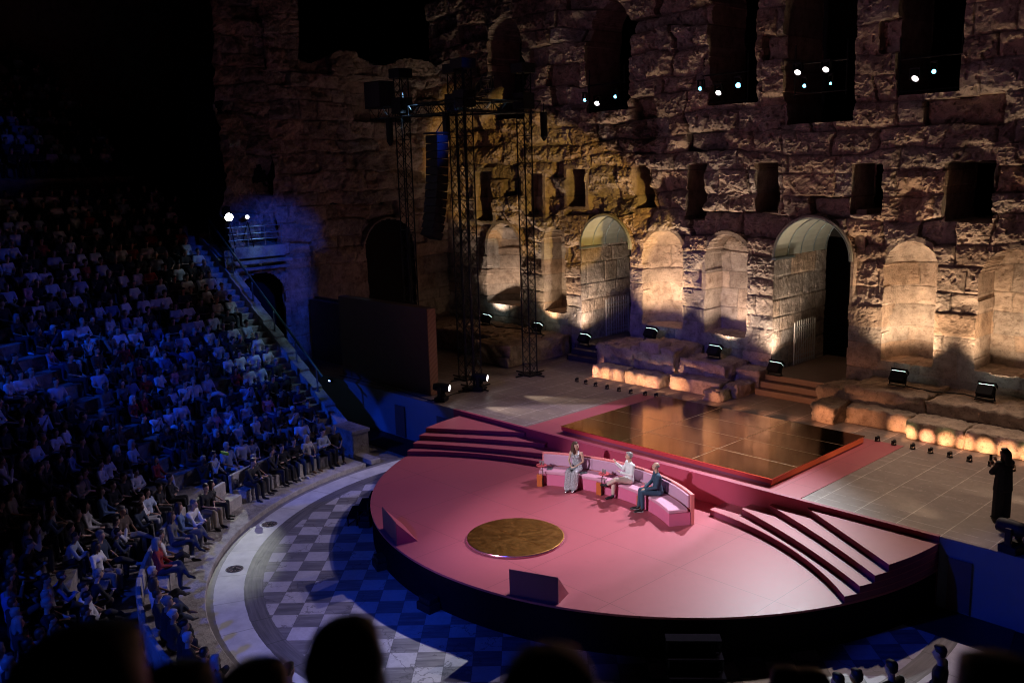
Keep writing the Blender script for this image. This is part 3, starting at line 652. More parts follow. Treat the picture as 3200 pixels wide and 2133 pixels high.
class Fig:
    """figure facing +Y, seat (or ground) at origin"""
    def __init__(s,**k):
        s.female=k.get('female',False); s.sc=1
        s.hip=k.get('hip',.10); s.lean=k.get('lean',0.0)
        sh=.165 if s.female else .19
        L_=s.lean; z0=s.hip
        s.pel=V((0,0,z0)); s.wai=V((0,-.01+.20*math.sin(L_),z0+.19*math.cos(L_))); s.che=V((0,-.015+.40*math.sin(L_),z0+.37*math.cos(L_)))
        s.nek=V((0,-.02+.52*math.sin(L_),z0+.50*math.cos(L_)))
        s.shl=[V((-sh,s.nek.y+.0,s.nek.z-.045)),V((sh,s.nek.y+.0,s.nek.z-.045))]
        s.head=k.get('head',V((0,s.nek.y+.035+.1*math.sin(L_),s.nek.z+.185))); s.hy=k.get('hyaw',0)
        s.knee=k.get('knee',[V((-.12,.43,z0+.03)),V((.12,.43,z0+.03))]); s.ank=k.get('ank',[V((-.12,.42,z0-.42)),V((.12,.42,z0-.42))])
        s.toe=k.get('toe',[V((-.14,.62,z0-.475)),V((.14,.62,z0-.475))])
        s.hj=[V((-.085,.02,z0)),V((.085,.02,z0))]
        s.elb=k.get('elb',[V((-.25,s.che.y+.08,z0+.20)),V((.25,s.che.y+.08,z0+.20))]); s.wri=k.get('wri',[V((-.08,.30,z0+.10)),V((.08,.28,z0+.11))])
        s.hdir=k.get('hdir',[V((.5,.8,-.2)),V((-.5,.8,-.2))]); s.pn=k.get('pn',[V((0,0,1)),V((0,0,1))])
        s.curl=k.get('curl',[.35,.35])
    def h(s,p): return rotz((s.head.x+p[0],s.head.y+p[1],s.head.z+p[2]),s.hy,s.head)
    def headp(s,detail=False):
        h=s.h
        P=[[(h((0,-.012,.035)),(.074,.092,.082)),(h((0,.018,-.02)),(.066,.078,.085))],[(h((0,.018,-.02)),(.064,.074,.07)),(h((0,.05,-.085)),(.034,.034,.028))]]
        P.append(cap(h((0,.085,.01)),h((0,.103,-.022)),.010,.014))
        for sx in (-1,1): P.append([(h((sx*.076,-.005,-.01)),(.012,.02,.032))])
        if detail:
            P.append([(h((-.03,.078,.03)),(.02,.012,.01)),(h((.03,.078,.03)),(.02,.012,.01))])
            P.append([(h((-.02,.082,-.055)),(.012,.010,.008)),(h((.02,.082,-.055)),(.012,.010,.008))])
            for sx in (-1,1): P.append([(h((sx*.038,.062,-.02)),(.022,.02,.02))])
        P.append([(s.nek+V((0,0,-.03)),(.058,.055,.04)),(h((0,-.01,-.06)),(.052,.052,.04))])
        return P
    def hand(s,i,detail):
        w=s.wri[i];d=s.hdir[i].normalized();n=s.pn[i].normalized();n=(n-d*n.dot(d)).normalized();sd=d.cross(n)*(1 if i==0 else -1)
        P=[]
        if not detail: return [cap(w,w+d*.09,.027,.022),cap(w+d*.06,w+d*.15-n*.03*s.curl[i]*2,.024,.012)]
        for q in (-.03,-.01,.01,.03): P.append([(w,(.024,.024,.024)),(w+d*.085+sd*q,(.0135,.0135,.0135))])
        ln=[.062,.078,.074,.070] if True else 0
        for q,l_ in zip((-.033,-.011,.011,.032),(.055,.07,.076,.068)):
            a=w+d*.085+sd*q; c=s.curl[i]*(1+.25*math.sin(q*90))
            b=a+(d*math.cos(c)-n*math.sin(c)+sd*q*1.8)*l_*.5
            e=b+(d*math.cos(c*2.2)-n*math.sin(c*2.2)+sd*q*1.8)*l_*.5
            P+= [cap(a,b,.0105,.0095),cap(b,e,.0095,.0075)]
        a=w+d*.025+sd*.025; b=a+(d*.55+sd*.75-n*.25).normalized()*.045; e=b+(d*.85+sd*.35-n*.3).normalized()*.035
        P+=[cap(a,b,.015,.0125),cap(b,e,.012,.009)]
        return P
    def torso(s,g=0):
        f=s.female; w=(.135 if f else .15)+g; c=(.150 if f else .172)+g
        P=[[(s.pel,((.155 if f else .15)+g,.115+g,.10+g)),(s.wai,((.118 if f else .138)+g,.092+g,.09+g))],[(s.wai,((.118 if f else .138)+g,.092+g,.09+g)),(s.che,(c,.108+g,.11+g))],
           [(s.che,(c,.108+g,.11+g)),(s.nek+V((0,0,-.06)),(.10+g,.07+g,.05))]]
        for i in (0,1): P.append([(s.shl[i],(.052+g,)*3),(s.nek+V((0,0,-.03)),(.055+g,.055+g,.03+g*.5))]); P.append([(s.shl[i],(.055+g,)*3),(s.che,(.10+g,.09+g,.09))])
        if f:
            for sx in (-1,1): P.append([(s.che+V((sx*.07,.085,.0)),(.055+g,.05+g,.055))])
        return P
    def arms(s,g=0,short=0):
        P=[]
        for i in (0,1):
            a=.045+g;b=.036+g;c=.026+g
            if s.female: a-=.008;b-=.006;c-=.004
            e=s.elb[i]
            if short: P.append(cap(s.shl[i],s.shl[i].lerp(e,.75),a+.006,b+.012))
            else: P+=[cap(s.shl[i],e,a,b),cap(e,s.wri[i].lerp(e,.06),b,c)]
        return P
    def legs(s,g=0,sh=1.0):
        P=[]
        for i in (0,1):
            k=s.knee[i];a=s.ank[i]
            P+=[cap(s.hj[i],k,.082+g,.057+g),cap(k,k.lerp(a,.35),.056+g,.053+g),cap(k.lerp(a,.35),k.lerp(a,sh),.053+g,.038+g*1.2)]
        return P
    def feet(s,g=0):
        P=[]
        for i in (0,1):
            a=s.ank[i];t=s.toe[i];d=(t-a); P.append([(a,(.036+g,)*3),(a.lerp(t,.25)+V((0,0,-.03 if abs(d.z)<.1 else 0)),(.038+g,)*3)]); P.append([(a.lerp(t,.05)+V((0,0,-.028)),(.034+g,)*3),(a.lerp(t,.75),(.038+g,.04,.024+g)),(t,(.030+g,.03,.02+g))])
        return P
def hair_prims(f,style):
    h=f.h
    P=[[(h((0,-.022,.05)),(.084,.096,.082))],[(h((0,-.05,0)),(.078,.06,.07))],[(h((0,.045,.098)),(.058,.04,.024)),(h((0,-.02,.09)),(.075,.07,.05))]]
    if style=='long':
        P+=[[(h((0,-.055,.03)),(.088,.065,.08)),(h((0,-.085,-.14)),(.085,.04,.06))],[(h((-.075,-.01,.02)),(.022,.05,.06)),(h((-.085,.0,-.15)),(.028,.035,.06))],[(h((.075,-.01,.02)),(.022,.05,.06)),(h((.085,.0,-.13)),(.028,.035,.06))]]
    if style=='bun': P.append([(h((0,-.11,.04)),(.04,.04,.04))])
    return P
def cut_hair(me,f,low):   # keep hair off the face
    return me
VOX=.024
def variant(pose,vox=VOX,style='short',low=False):
    f=Fig(**pose); out={}
    out['body']=blob('body',f.headp()+f.torso(-.012)+f.arms()+f.hand(0,False)+f.hand(1,False)+f.legs(-.006)+f.feet(-.008),vox)
    out['shirt']=blob('shirt',f.torso(.014)+f.arms(.014,short=pose.get('short',0)),vox)
    out['trousers']=blob('trousers',f.legs(.012,.93)+[[(f.pel+V((0,.01,-.01)),(.165,.128,.09))]],vox)
    out['hair']=blob('hair',hair_prims(f,style),vox*.8,1)
    ft_=f.feet(.006); out['shoe']=blob('shoe',ft_[:2],vox*.9,1); out['shoe2']=blob('shoe',ft_[2:],vox*.9,1)
    return out
SA=[(-.10,.30,.22),(.10,.28,.23)]
POSES=[
 dict(lean=-.08,short=1),
 dict(lean=.06,elb=[V((-.26,.10,.30)),V((.26,.10,.30))],wri=[V((.06,.20,.30)),V((-.08,.21,.33))],hdir=[V((1,.1,.1)),V((-1,.05,.1))]),
 dict(lean=.42,elb=[V((-.17,.36,.20)),V((.17,.36,.20))],wri=[V((-.04,.50,.30)),V((.05,.50,.28))],hdir=[V((.5,.5,.1)),V((-.5,.5,.1))]),
 dict(lean=-.05,knee=[V((-.10,.43,.13)),V((.08,.44,.24))],ank=[V((-.12,.42,-.32)),V((-.20,.62,.02))],toe=[V((-.14,.62,-.375)),V((-.30,.76,-.06))],short=1),
 dict(lean=.04,hyaw=.5,elb=[V((-.26,.02,.32)),V((.22,.22,.28))],wri=[V((-.1,.3,.2)),V((.05,.26,.56))],hdir=[V((.4,.8,-.1)),V((-.3,.2,.9))]),
 dict(female=True,lean=.0,short=1),
 dict(female=True,lean=.12,hyaw=-.35,elb=[V((-.22,.12,.30)),V((.22,.12,.30))],wri=[V((-.03,.32,.22)),V((.05,.31,.23))],short=1),
 dict(female=True,lean=-.04,knee=[V((-.06,.43,.20)),V((.10,.43,.12))],ank=[V((.16,.60,-.02)),V((.12,.42,-.32))],toe=[V((.24,.76,-.10)),V((.14,.62,-.375))]),
 dict(hip=.92,lean=.0,knee=[V((-.10,.03,.48)),V((.10,.03,.48))],ank=[V((-.11,-.02,.08)),V((.11,-.02,.08))],toe=[V((-.14,.18,.025)),V((.14,.18,.025))],elb=[V((-.27,-.02,1.12)),V((.27,-.02,1.12))],wri=[V((-.22,.16,.95)),V((.22,.16,.95))]),
]
STY=['short','short','short','short','short','long','bun','long','short']
VARS=[variant(p,style=s) for p,s in zip(POSES,STY)]
def setmat(o,m):
    if not o.data.materials: o.data.materials.append(m)
    o.material_slots[0].link='OBJECT'; o.material_slots[0].material=m
def put_person(vi,loc,rz,top,bot,skin,hair,shoe,label,group=None,sc=1.0,cat='person'):
    vs=VARS[vi]; o=bpy.data.objects.new('person',vs['body']); link(o); o.location=loc; o.rotation_euler=(0,0,rz); o.scale=(sc,)*3
    setmat(o,skin); tag(o,label,cat,group)
    for k,m in (('shirt',top),('trousers',bot),('hair',hair),('shoe',shoe),('shoe2',shoe)):
        if m is None: continue
        c=bpy.data.objects.new(k.rstrip('2'),vs[k]); link(c,o); setmat(c,m)
    return o

# camera first (used to choose who is in view)
CAM=V((7.55,-20.16,10.04)); yaw,pitch,roll=R(-46.845),R(10.692),R(-1.615)
cam=bpy.data.cameras.new('camera'); camo=bpy.data.objects.new('camera',cam); link(camo); scene.camera=camo
fwd=V((math.sin(yaw)*math.cos(pitch),math.cos(yaw)*math.cos(pitch),-math.sin(pitch))); rt=fwd.cross(V((0,0,1))).normalized(); up=rt.cross(fwd)
r2=rt*math.cos(roll)+up*math.sin(roll); u2=-rt*math.sin(roll)+up*math.cos(roll)
Mc=Matrix((r2,u2,-fwd)).transposed().to_4x4(); Mc.translation=CAM; camo.matrix_world=Mc
cam.sensor_width=36; cam.lens=32.5; cam.clip_start=.05; cam.clip_end=1500
cam.dof.use_dof=True; cam.dof.focus_distance=24; cam.dof.aperture_fstop=1.3
FP=2888.87/3200*2352
def pj(p):
    d=V(p)-CAM; z=d.dot(fwd)
    if z<.3: return None
    return (1176+FP*d.dot(r2)/z,784-FP*d.dot(u2)/z,z)

ORD=['first','second','third','fourth','fifth','sixth','seventh','eighth','ninth','tenth','eleventh','twelfth','thirteenth','fourteenth','fifteenth','sixteenth','seventeenth','eighteenth','nineteenth','twentieth']
TENS={2:'twenty',3:'thirty',4:'forty',5:'fifty',6:'sixty',7:'seventy',8:'eighty',9:'ninety'}
TORD={2:'twentieth',3:'thirtieth',4:'fortieth',5:'fiftieth',6:'sixtieth',7:'seventieth',8:'eightieth',9:'ninetieth'}
def ordw(n):
    if n<=20: return ORD[n-1]
    t,u=divmod(n,10)
    return TORD[t] if u==0 else TENS[t]+'-'+ORD[u-1]
seats=[]
def addrow(k,r,z,a0,a1,occ,tier,sp=.57):
    da=math.degrees(sp/r); a=a0; n=0
    while a<a1:
        n+=1
        aisle=abs((a-211)*R(1)*r)<.55 or abs((a-244)*R(1)*r)<.5
        if not aisle and rng.random()<occ:
            aj=a+rng.uniform(-.22,.22)*da; x=CX+(r+.22)*math.cos(R(aj));y=CY+(r+.22)*math.sin(R(aj))
            q=pj((x,y,z+.7))
            if q and q[2]>5.5 and -60<q[0]<2412 and -60<q[1]<1680: seats.append((q[2],k,n,x,y,z,aj,tier))
        a+=da
addrow(0,10.85,.55,186,350,.80,'front')
for k in range(20):
    a0=180+math.degrees(math.asin(.72/row_r(k)))+.6 if k<16 else 180.3
    addrow(k,row_r(k)+.05,row_z(k),a0,300 if k>3 else 330,.93 if k<17 else .85,'low')
for k in range(1,13): addrow(k,27.0+.66*k,10.1+.43*k,182.5,236,.85 if k<8 else .7,'high')
seats.sort(key=lambda s:s[0])
NEAR=[s for s in seats]
tops_m=['white']*24+['pale']*14+['black']*34+['navy']*8+['grey']*6+['blue']*6+['khaki']*3+['brown']*3+['red']*2
tops_f=['white']*18+['black']*36+['red']*8+['pinkc']*10+['pale']*8+['brown']*6+['blue']*8+['grey']*6
bots=['black']*40+['navy']*20+['grey']*12+['khaki']*8+['whitep']*10+['brown']*6
used=set(); n_ind=0; rest=[]
for (dist,k,n,x,y,z,a,tier) in seats:
    face=math.atan2(-3.0-y,-8.4-x)-PI/2+rng.uniform(-.38,.38)
    if n_ind>=285: rest.append((x,y,z,face)); continue
    fem=rng.random()<.38
    vi=rng.choice([5,6,7]) if fem else rng.choice([0,1,2,3,4])
    tp=rng.choice(tops_f if fem else tops_m); bt=rng.choice(bots)
    hairc=rng.choices(['dark','brown','grey','white'],[5,3,2,.6])[0]
    if tier=='front' and not fem and rng.random()<.5: tp='black';bt='black'
    where={'front':'front marble row','low':'%s stone row up'%ordw(k+1),'high':'upper tier %s row'%ordw(k)}[tier]
    base='%s in %s %s, %s, %s seat from white staircase'%('woman' if fem else 'man',CLN[tp],'top' if fem else 'shirt',where,ordw(n))
    put_person(vi,(x,y,z),face,CL[tp],CL[bt],rng.choices(SK,[5,3,1])[0],HR[hairc],rng.choice([M['shoe_black'],M['shoe_black'],M['shoe_white'],M['shoe_tan']]),base,'seated audience on the stone tiers',rng.uniform(.9,1.08))
    n_ind+=1
print('AUDIENCE',len(seats),'individual',n_ind,'rest',len(rest))
# farther crowd as one mesh
if rest:
    lows=[]
    for vi in (0,1,4,5):
        f=Fig(**POSES[vi]); parts=[(blob('b',f.headp()+f.arms()+f.legs(),.045,1),0),(blob('s',f.torso(.014)+f.arms(.014,short=1),.045,1),1),(blob('l',f.legs(.012)+f.feet(.006)+[[(f.pel,(.165,.128,.09))]],.045,1),2),(blob('h',hair_prims(f,'short'),.035,1),3)]
        lows.append([(np.array([v.co[:] for v in m_.vertices]),[tuple(p.vertices) for p in m_.polygons],w) for m_,w in parts])
    mats=[SK[0],CL['white'],CL['pale'],CL['black'],CL['navy'],CL['red'],HR['dark'],HR['grey']]
    mb=MB(); Vs=[];Fs=[];Ms=[];base=0
    for (x,y,z,face) in rest:
        lo=rng.choice(lows); tm=rng.choices([1,2,3,4,5],[4,2,4,1,.5])[0]; bm_=rng.choice([3,3,4]); hm=rng.choice([6,6,7])
        c,s=math.cos(face),math.sin(face)
        for vv,ff,w in lo:
            q=np.stack([x+vv[:,0]*c-vv[:,1]*s,y+vv[:,0]*s+vv[:,1]*c,z+vv[:,2]],-1); Vs.append(q)
            Fs+= [tuple(i+base for i in f_) for f_ in ff]; Ms+=[[0,tm,bm_,hm][w]]*len(ff); base+=len(vv)
    me=bpy.data.meshes.new('seated_crowd'); me.from_pydata(np.concatenate(Vs).tolist(),[],Fs)
    for m_ in mats: me.materials.append(m_)
    me.polygons.foreach_set('material_index',Ms); me.polygons.foreach_set('use_smooth',[True]*len(me.polygons))
    o=bpy.data.objects.new('seated_crowd',me); link(o); tag(o,'distant audience filling the dark upper rows on the far left','crowd',kind='stuff')

# near silhouettes on a black platform in front of the camera
t=thing('viewing_platform','black platform carrying the nearest spectators at the bottom edge','platform')
mb=MB(); ring(mb,20.0,22.6,6.9,7.15,300,324,12); mb.build('top',M['black_plastic'],t)
mb=MB()
for a in (301,309,317,323):
    for r in (20.2,22.4): mb.tube((CX+r*math.cos(R(a)),CY+r*math.sin(R(a)),3.5),(CX+r*math.cos(R(a)),CY+r*math.sin(R(a)),6.9),.04)
mb.build('legs',M['black_metal'],t)
def ray(px,py,d):
    v=(fwd+r2*((px-1176)/FP)+u2*((784-py)/FP)).normalized(); return CAM+v*d
for i,(px,py,d,w,vi,lab) in enumerate([(797,1572,2.3,1.15,8,'person seen as a dark rounded head at the bottom, left of centre'),(1262,1700,1.75,1.2,8,'person seen as a dark blurred head at the bottom edge centre'),(190,1700,1.9,1.5,8,'person seen as a broad dark blurred shape in the bottom left'),
      (590,1668,2.4,1.15,8,'person with blue lit crown between two nearer dark heads at the bottom'),(2300,1690,2.2,1.2,8,'person seen as a dark blurred head in the bottom right corner'),(405,1700,2.3,1.25,8,'person seen as a dark shape right of the broad dark shape at bottom left')]):
    P=ray(px,py,d); H=1.605
    hy=math.atan2(-3-P.y,-8.4-P.x)-PI/2
    fc=POSES[8]; sc=w
    o=put_person(8,(P.x,P.y,P.z-H*sc),hy,CL['black'] if i!=3 else CL['navy'],CL['black'],SK[1],HR['dark'],M['shoe_black'],lab,None,sc)
for i,(px,py,d,lab) in enumerate([(1802,1582,4.2,'person seated with dark round head at the bottom edge, left of a neighbour'),(1858,1588,4.2,'person seated with dark round head at the bottom edge, right of a neighbour')]):
    P=ray(px,py,d); hy=math.atan2(-3-P.y,-8.4-P.x)-PI/2; put_person(0,(P.x,P.y,P.z-.80),hy,CL['black'],CL['black'],SK[1],HR['dark'],M['shoe_black'],lab)

for i,(px,py,lab) in enumerate([(663,1537,'person with short dark hair standing at the near kerb, alone left of centre'),(2048,1532,'person with dark hair standing at the near right kerb, rightmost small dark head'),(1968,1552,'person standing at the near right kerb left of the rightmost small dark head'),(1925,1562,'person standing at the near right kerb, shorter of two neighbours'),(2160,1497,'person standing farther along the right kerb, smallest dark head')]):
    v=(fwd+r2*((px-1176)/FP)+u2*((784-py)/FP)); k=(1.93-CAM.z)/v.z; P=CAM+v*k; hy=math.atan2(-3-P.y,-8.4-P.x)-PI/2+.1*i
    put_person(8,(P.x,P.y,.15),hy,CL['black'],CL['black'],SK[0],HR['dark'],M['shoe_black'],lab,None,1.1)
# ---- the three speakers and the photographer (detailed)
def hero(name_label,f,parts,loc,rz,skin,vox=.009):
    o=bpy.data.objects.new('person',blob('body',f.headp(True)+parts.get('extra',[])+f.torso(-.014)+f.arms()+f.hand(0,True)+f.hand(1,True)+f.legs(-.008)+f.feet(-.008),vox,2)); link(o)
    o.location=loc;o.rotation_euler=(0,0,rz); o.data.materials.append(skin); tag(o,name_label,'person')
    wr=[]
    for k,pr,mt,vx in parts['wear']:
        if k=='shoes': wr+=[('shoe',pr[:2],mt,vx),('shoe',pr[2:],mt,vx)]
        elif k in('soles','socks'): wr+=[(k[:-1],pr[:1],mt,vx),(k[:-1],pr[1:],mt,vx)]
        else: wr.append((k,pr,mt,vx))
    for k,pr,mt,vx in wr:
        c=bpy.data.objects.new(k,blob(k,pr,vx,2)); link(c,o); c.data.materials.append(mt)
    mb=MB()
    for sx in (-1,1): mb.tube(f.h((sx*.030,.080,.008)),f.h((sx*.030,.0865,.008)),.009,10)
    e=mb.build('eyes',M['eye'],o)
    return o
def collar(f,g=.0):
    return [[(f.nek+V((sx*.035,.0,.02)),(.032,.05,.018)),(f.nek+V((sx*.02,.075,-.03)),(.02,.012,.02))] for sx in (-1,1)]
# woman
ang=109.0; rr=4.53
f=Fig(female=True,lean=.03,hyaw=1.3,elb=[V((-.215,.03,.32)),V((.215,.03,.32))],wri=[V((-.05,.27,.22)),V((.06,.29,.23))],hdir=[V((.6,.8,-.15)),V((-.6,.75,-.1))],pn=[V((0,0,1)),V((0,0,1))],
  knee=[V((-.10,.40,.13)),V((.10,.40,.13))],ank=[V((-.07,.46,-.33)),V((.09,.50,-.33))],toe=[V((-.08,.64,-.40)),V((.10,.70,-.40))])
P_=[[(f.knee[i]+V((0,.02,-.02)),(.095,.08,.07)),(f.ank[i]+V((0,.02,-.02)),(.12,.12,.05))] for i in (0,1)]+[[(f.hj[i],(.11,.10,.085)),(f.knee[i],(.085,.075,.07))] for i in (0,1)]+[[(f.pel,(.165,.13,.10))]]
bod=[[(f.pel,(.165,.125,.10)),(f.wai,(.128,.10,.09))],[(f.wai,(.128,.10,.09)),(f.che+V((0,0,-.02)),(.158,.118,.09))],[(f.che+V((-.07,.085,0)),(.062,.058,.06))],[(f.che+V((.07,.085,0)),(.062,.058,.06))],
  [(f.che+V((-.09,.06,.05)),(.03,.05,.04)),(f.nek+V((-.07,0,0)),(.024,.045,.016))],[(f.che+V((.09,.06,.05)),(.03,.05,.04)),(f.nek+V((.07,0,0)),(.024,.045,.016))],[(f.che+V((0,-.05,.03)),(.13,.05,.08)),(f.nek+V((0,-.03,-.03)),(.07,.03,.03))]]
hr=[[(f.h((0,-.02,.05)),(.084,.094,.078))],[(f.h((0,-.045,.03)),(.086,.07,.08)),(f.h((0,-.085,-.17)),(.09,.045,.07))],[(f.h((-.07,-.01,.04)),(.022,.05,.05)),(f.h((-.09,.02,-.20)),(.03,.035,.07))],[(f.h((.07,-.02,.04)),(.022,.045,.05)),(f.h((.085,-.02,-.18)),(.03,.04,.07))]]
loc=(KX+rr*math.cos(R(ang)),KY+rr*math.sin(R(ang)),ZR+.43)
w=hero('woman with long dark hair in a silver sequin dress seated on the curved sofa',f,dict(wear=[('bodice',bod,M['sequin'],.010),('skirt',P_,M['sequin'],.012),('hair',hr,HR['brown'],.010),('shoes',f.feet(.006),M['silver_shoe'],.009)]),loc,R(ang)+PI/2+.10,SK[0])
bk_=thing('notebook','dark notebook held in the lap of the woman in the sequin dress','booklet',V(loc)+Matrix.Rotation(R(ang)+PI/2+.1,3,'Z')@V((0.0,.36,.205)),R(ang)+.1)
mb=MB(); mb.box((-.12,-.09,0),(.12,.09,.014)); mb.build('cover',M['tablet'],bk_); mb=MB(); mb.box((-.118,-.088,.002),(.122,.088,.012)); mb.build('pages',M['paper'],bk_)
# man in white shirt, legs crossed, gesturing
ang=86.0; rr=4.50
f=Fig(lean=-.02,hyaw=-.35,elb=[V((-.27,.04,.34)),V((.29,.05,.33))],wri=[V((-.03,.27,.36)),V((.33,.26,.52))],hdir=[V((.75,.35,.25)),V((.05,.35,.95))],pn=[V((0,-.6,.8)),V((-.3,-.9,.3))],curl=[.2,.55],
  knee=[V((-.12,.44,.20)),V((.09,.42,.10))],ank=[V((.24,.56,-.04)),V((.10,.44,-.33))],toe=[V((.40,.68,-.10)),V((.12,.64,-.40))])
loc=(KX+rr*math.cos(R(ang)),KY+rr*math.sin(R(ang)),ZR+.43); rz=R(ang)+PI/2-.42
wear=[('shirt',f.torso(.016)+f.arms(.014)+collar(f),CL['white'],.010),('trousers',f.legs(.012,.86)+[[(f.pel+V((0,.01,-.01)),(.165,.13,.10))]],CL['trouser'],.010),
  ('socks',[cap(f.knee[i].lerp(f.ank[i],.72),f.ank[i],.043,.04) for i in (0,1)],CL['navy'],.009),('hair',[[(f.h((0,-.022,.045)),(.082,.092,.076))],[(f.h((0,-.05,0)),(.076,.056,.06))],[(f.h((0,.04,.092)),(.06,.04,.026)),(f.h((0,-.02,.085)),(.07,.06,.045))]],HR['grey'],.009),('shoes',f.feet(.008),M['shoe_black'],.009),
  ('watch',[cap(f.wri[0].lerp(f.elb[0],.12),f.wri[0].lerp(f.elb[0],.18),.032,.032)],M['black_metal'],.007)]
hero('man in white shirt and beige trousers gesturing with crossed legs on the sofa',f,dict(wear=wear),loc,rz,SK[0])
# man in navy suit
ang=71.5; rr=4.53
f=Fig(lean=.05,hyaw=-.55,elb=[V((-.27,.10,.31)),V((.27,.08,.31))],wri=[V((-.06,.33,.19)),V((.05,.34,.18))],hdir=[V((.6,.7,-.3)),V((-.6,.7,-.3))],curl=[.5,.5],
  knee=[V((-.11,.43,.12)),V((.11,.43,.12))],ank=[V((-.09,.42,-.33)),V((.10,.48,-.33))],toe=[V((-.11,.63,-.40)),V((.13,.69,-.40))])
loc=(KX+rr*math.cos(R(ang)),KY+rr*math.sin(R(ang)),ZR+.43); rz=R(ang)+PI/2-.38
wear=[('jacket',f.torso(.022)+f.arms(.018)+[[(f.pel+V((0,-.02,-.02)),(.185,.15,.09)),(f.wai,(.16,.115,.08))]]+collar(f),CL['teal'],.010),('trousers',f.legs(.012,.93),CL['teal'],.010),
  ('hair',[[(f.h((0,-.03,.02)),(.0775,.082,.055))]],simple('stubble_hair',(.16,.13,.12),.7),.008),('shoes',f.feet(.008),M['shoe_black'],.009),('soles',[[(f.toe[i]+V((0,0,-.012)),(.036,.03,.012)),(f.ank[i]+V((0,-.01,-.082)),(.036,.036,.012))] for i in (0,1)],M['shoe_white'],.009)]
o=hero('bald man with glasses in a navy suit seated at the right of the sofa',f,dict(wear=wear),loc,rz,SK[0])
mb=MB()
for sx in (-1,1):
    mb.path([f.h((sx*.032+.024*math.cos(2*PI*k/12),.094,.008+.018*math.sin(2*PI*k/12))) for k in range(13)],.0025,5); mb.path([f.h((sx*.056,.094,.01)),f.h((sx*.082,.0,.01))],.0025,5)
mb.path([f.h((-.008,.096,.01)),f.h((.008,.096,.01))],.0025,5); mb.build('glasses',M['black_metal'],o)
# standing woman in black with phone on the deck
f=Fig(female=True,hip=.90,lean=.02,hyaw=.25,elb=[V((-.23,.10,1.14)),V((.23,.12,1.14))],wri=[V((-.05,.32,1.22)),V((.10,.36,1.30))],hdir=[V((.4,.5,.5)),V((-.1,.3,.9))],curl=[.8,.8],
  knee=[V((-.09,.02,.48)),V((.09,.02,.48))],ank=[V((-.09,-.02,.08)),V((.09,-.02,.08))],toe=[V((-.11,.16,.03)),V((.11,.16,.03))])
tunic=[[(f.che,(.19,.15,.12)),(V((0,0,.72)),(.24,.19,.03))],[(f.nek+V((0,-.01,-.03)),(.10,.075,.03)),(f.che,(.185,.14,.1))]]+f.torso(.03)+[cap(f.shl[i],f.elb[i],.07,.075) for i in (0,1)]
tr=[[(V((sx*.10,0,.72)),(.12,.13,.04)),(V((sx*.11,.0,.06)),(.115,.13,.03))] for sx in (-1,1)]
o=hero('woman in loose black clothes holding a phone on the right of the deck',f,dict(wear=[('tunic',tunic,CL['black'],.012),('trousers',tr,CL['black'],.012),('hair',hair_prims(f,'long')+[[(f.h((0,-.08,0)),(.10,.07,.08)),(f.h((0,-.11,-.22)),(.11,.06,.09))]],HR['dark'],.011),('shoes',f.feet(.006),M['shoe_black'],.01)]),(.42,1.95,D+.005),R(62),SK[0])
ph=thing('phone','small dark phone raised in the hands of the standing woman','phone',V((.42,1.95,D))+Matrix.Rotation(R(62),3,'Z')@V((.03,.45,1.36)),R(62))
mb=MB(); mb.box((-.04,-.005,-.07),(.04,.005,.07)); mb.build('case',M['black_plastic'],ph,bevel=.003)

# ------------------------------------------------------------------ front row furniture, stair wall, railing
names=['first','second','third','fourth','fifth','sixth','seventh','eighth','ninth','tenth','eleventh','twelfth','thirteenth','fourteenth']
for i in range(10):
    a0=187+i*11.6; a1=a0+10.3
    if 207<a0+5<215: continue
    t=thing('marble_bench','pale worn marble bench, %s from the left end of the front row'%names[i],'bench',(CX,CY,0),0,'marble benches of the front row')
    mb=MB(); ring(mb,10.85,11.35,.15,.53,a0,a1,8,0,0); mb.build('seat',M['marble_seat'],t,bevel=.025)
    mb=MB(); ring(mb,11.36,11.48,.15,.98 if i%2 else .90,a0+.1,a1-.1,8,0,0); mb.build('backrest',M['marble_seat'],t,bevel=.03)
# end pier
t=thing('marble_pier','square marble pier with cap at the end of the front row','pier')
mb=MB(); mb.box((-20.7,-2.72,0),(-19.45,-2.05,.86)); mb.build('shaft',M['marble_seat'],t,bevel=.02); mb=MB(); mb.box((-20.75,-2.77,.861),(-19.4,-2.0,.99)); mb.build('cap',M['marble_seat'],t,bevel=.02)
mb=MB(); mb.box((-20.2,-2.75,0),(-18.35,-2.35,.16)); tag(mb.build('kerb_stone',M['marble_seat'],bevel=.02),'low marble kerb block lying in front of the pier','stone block')
# smooth stair parapet and steps (line z=1.8+.655*(r-14.2))
def zl(x): return 1.8+.655*((CX-x)-14.2)
t=thing('white_staircase','long straight white stone staircase with sloping parapet at the edge of the audience','staircase')
mb=MB(); xs=np.linspace(-20.9,-31.2,13)
for i in range(12):
    xa,xb=xs[i],xs[i+1]; za,zb=zl(xa)+.10,zl(xb)+.02
    mb.add([(xa,-2.35,za),(xb,-2.35,zb),(xb,-1.9,zb),(xa,-1.9,za),(xa,-2.35,0),(xb,-2.35,0),(xb,-1.9,0),(xa,-1.9,0)],[(0,1,2,3),(0,4,5,1),(3,2,6,7),(0,3,7,4),(1,5,6,2)])
mb.build('parapet',M['marble_seat'],t,bevel=.015)
xx=-20.8; k=0
while xx>-31.0:
    z1=zl(xx)-.12
    mb=MB(); mb.box((xx-.36,-3.12,max(0,z1-.6)),(xx,-2.36,z1)); mb.build('step',M['marble_seat'],t,bevel=.015); xx-=.33; k+=1
t=thing('stair_railing','green handrail on flat steel posts along the white staircase','railing')
pp=[-30.55,-28.65,-27.1,-25.5,-23.95,-22.55]
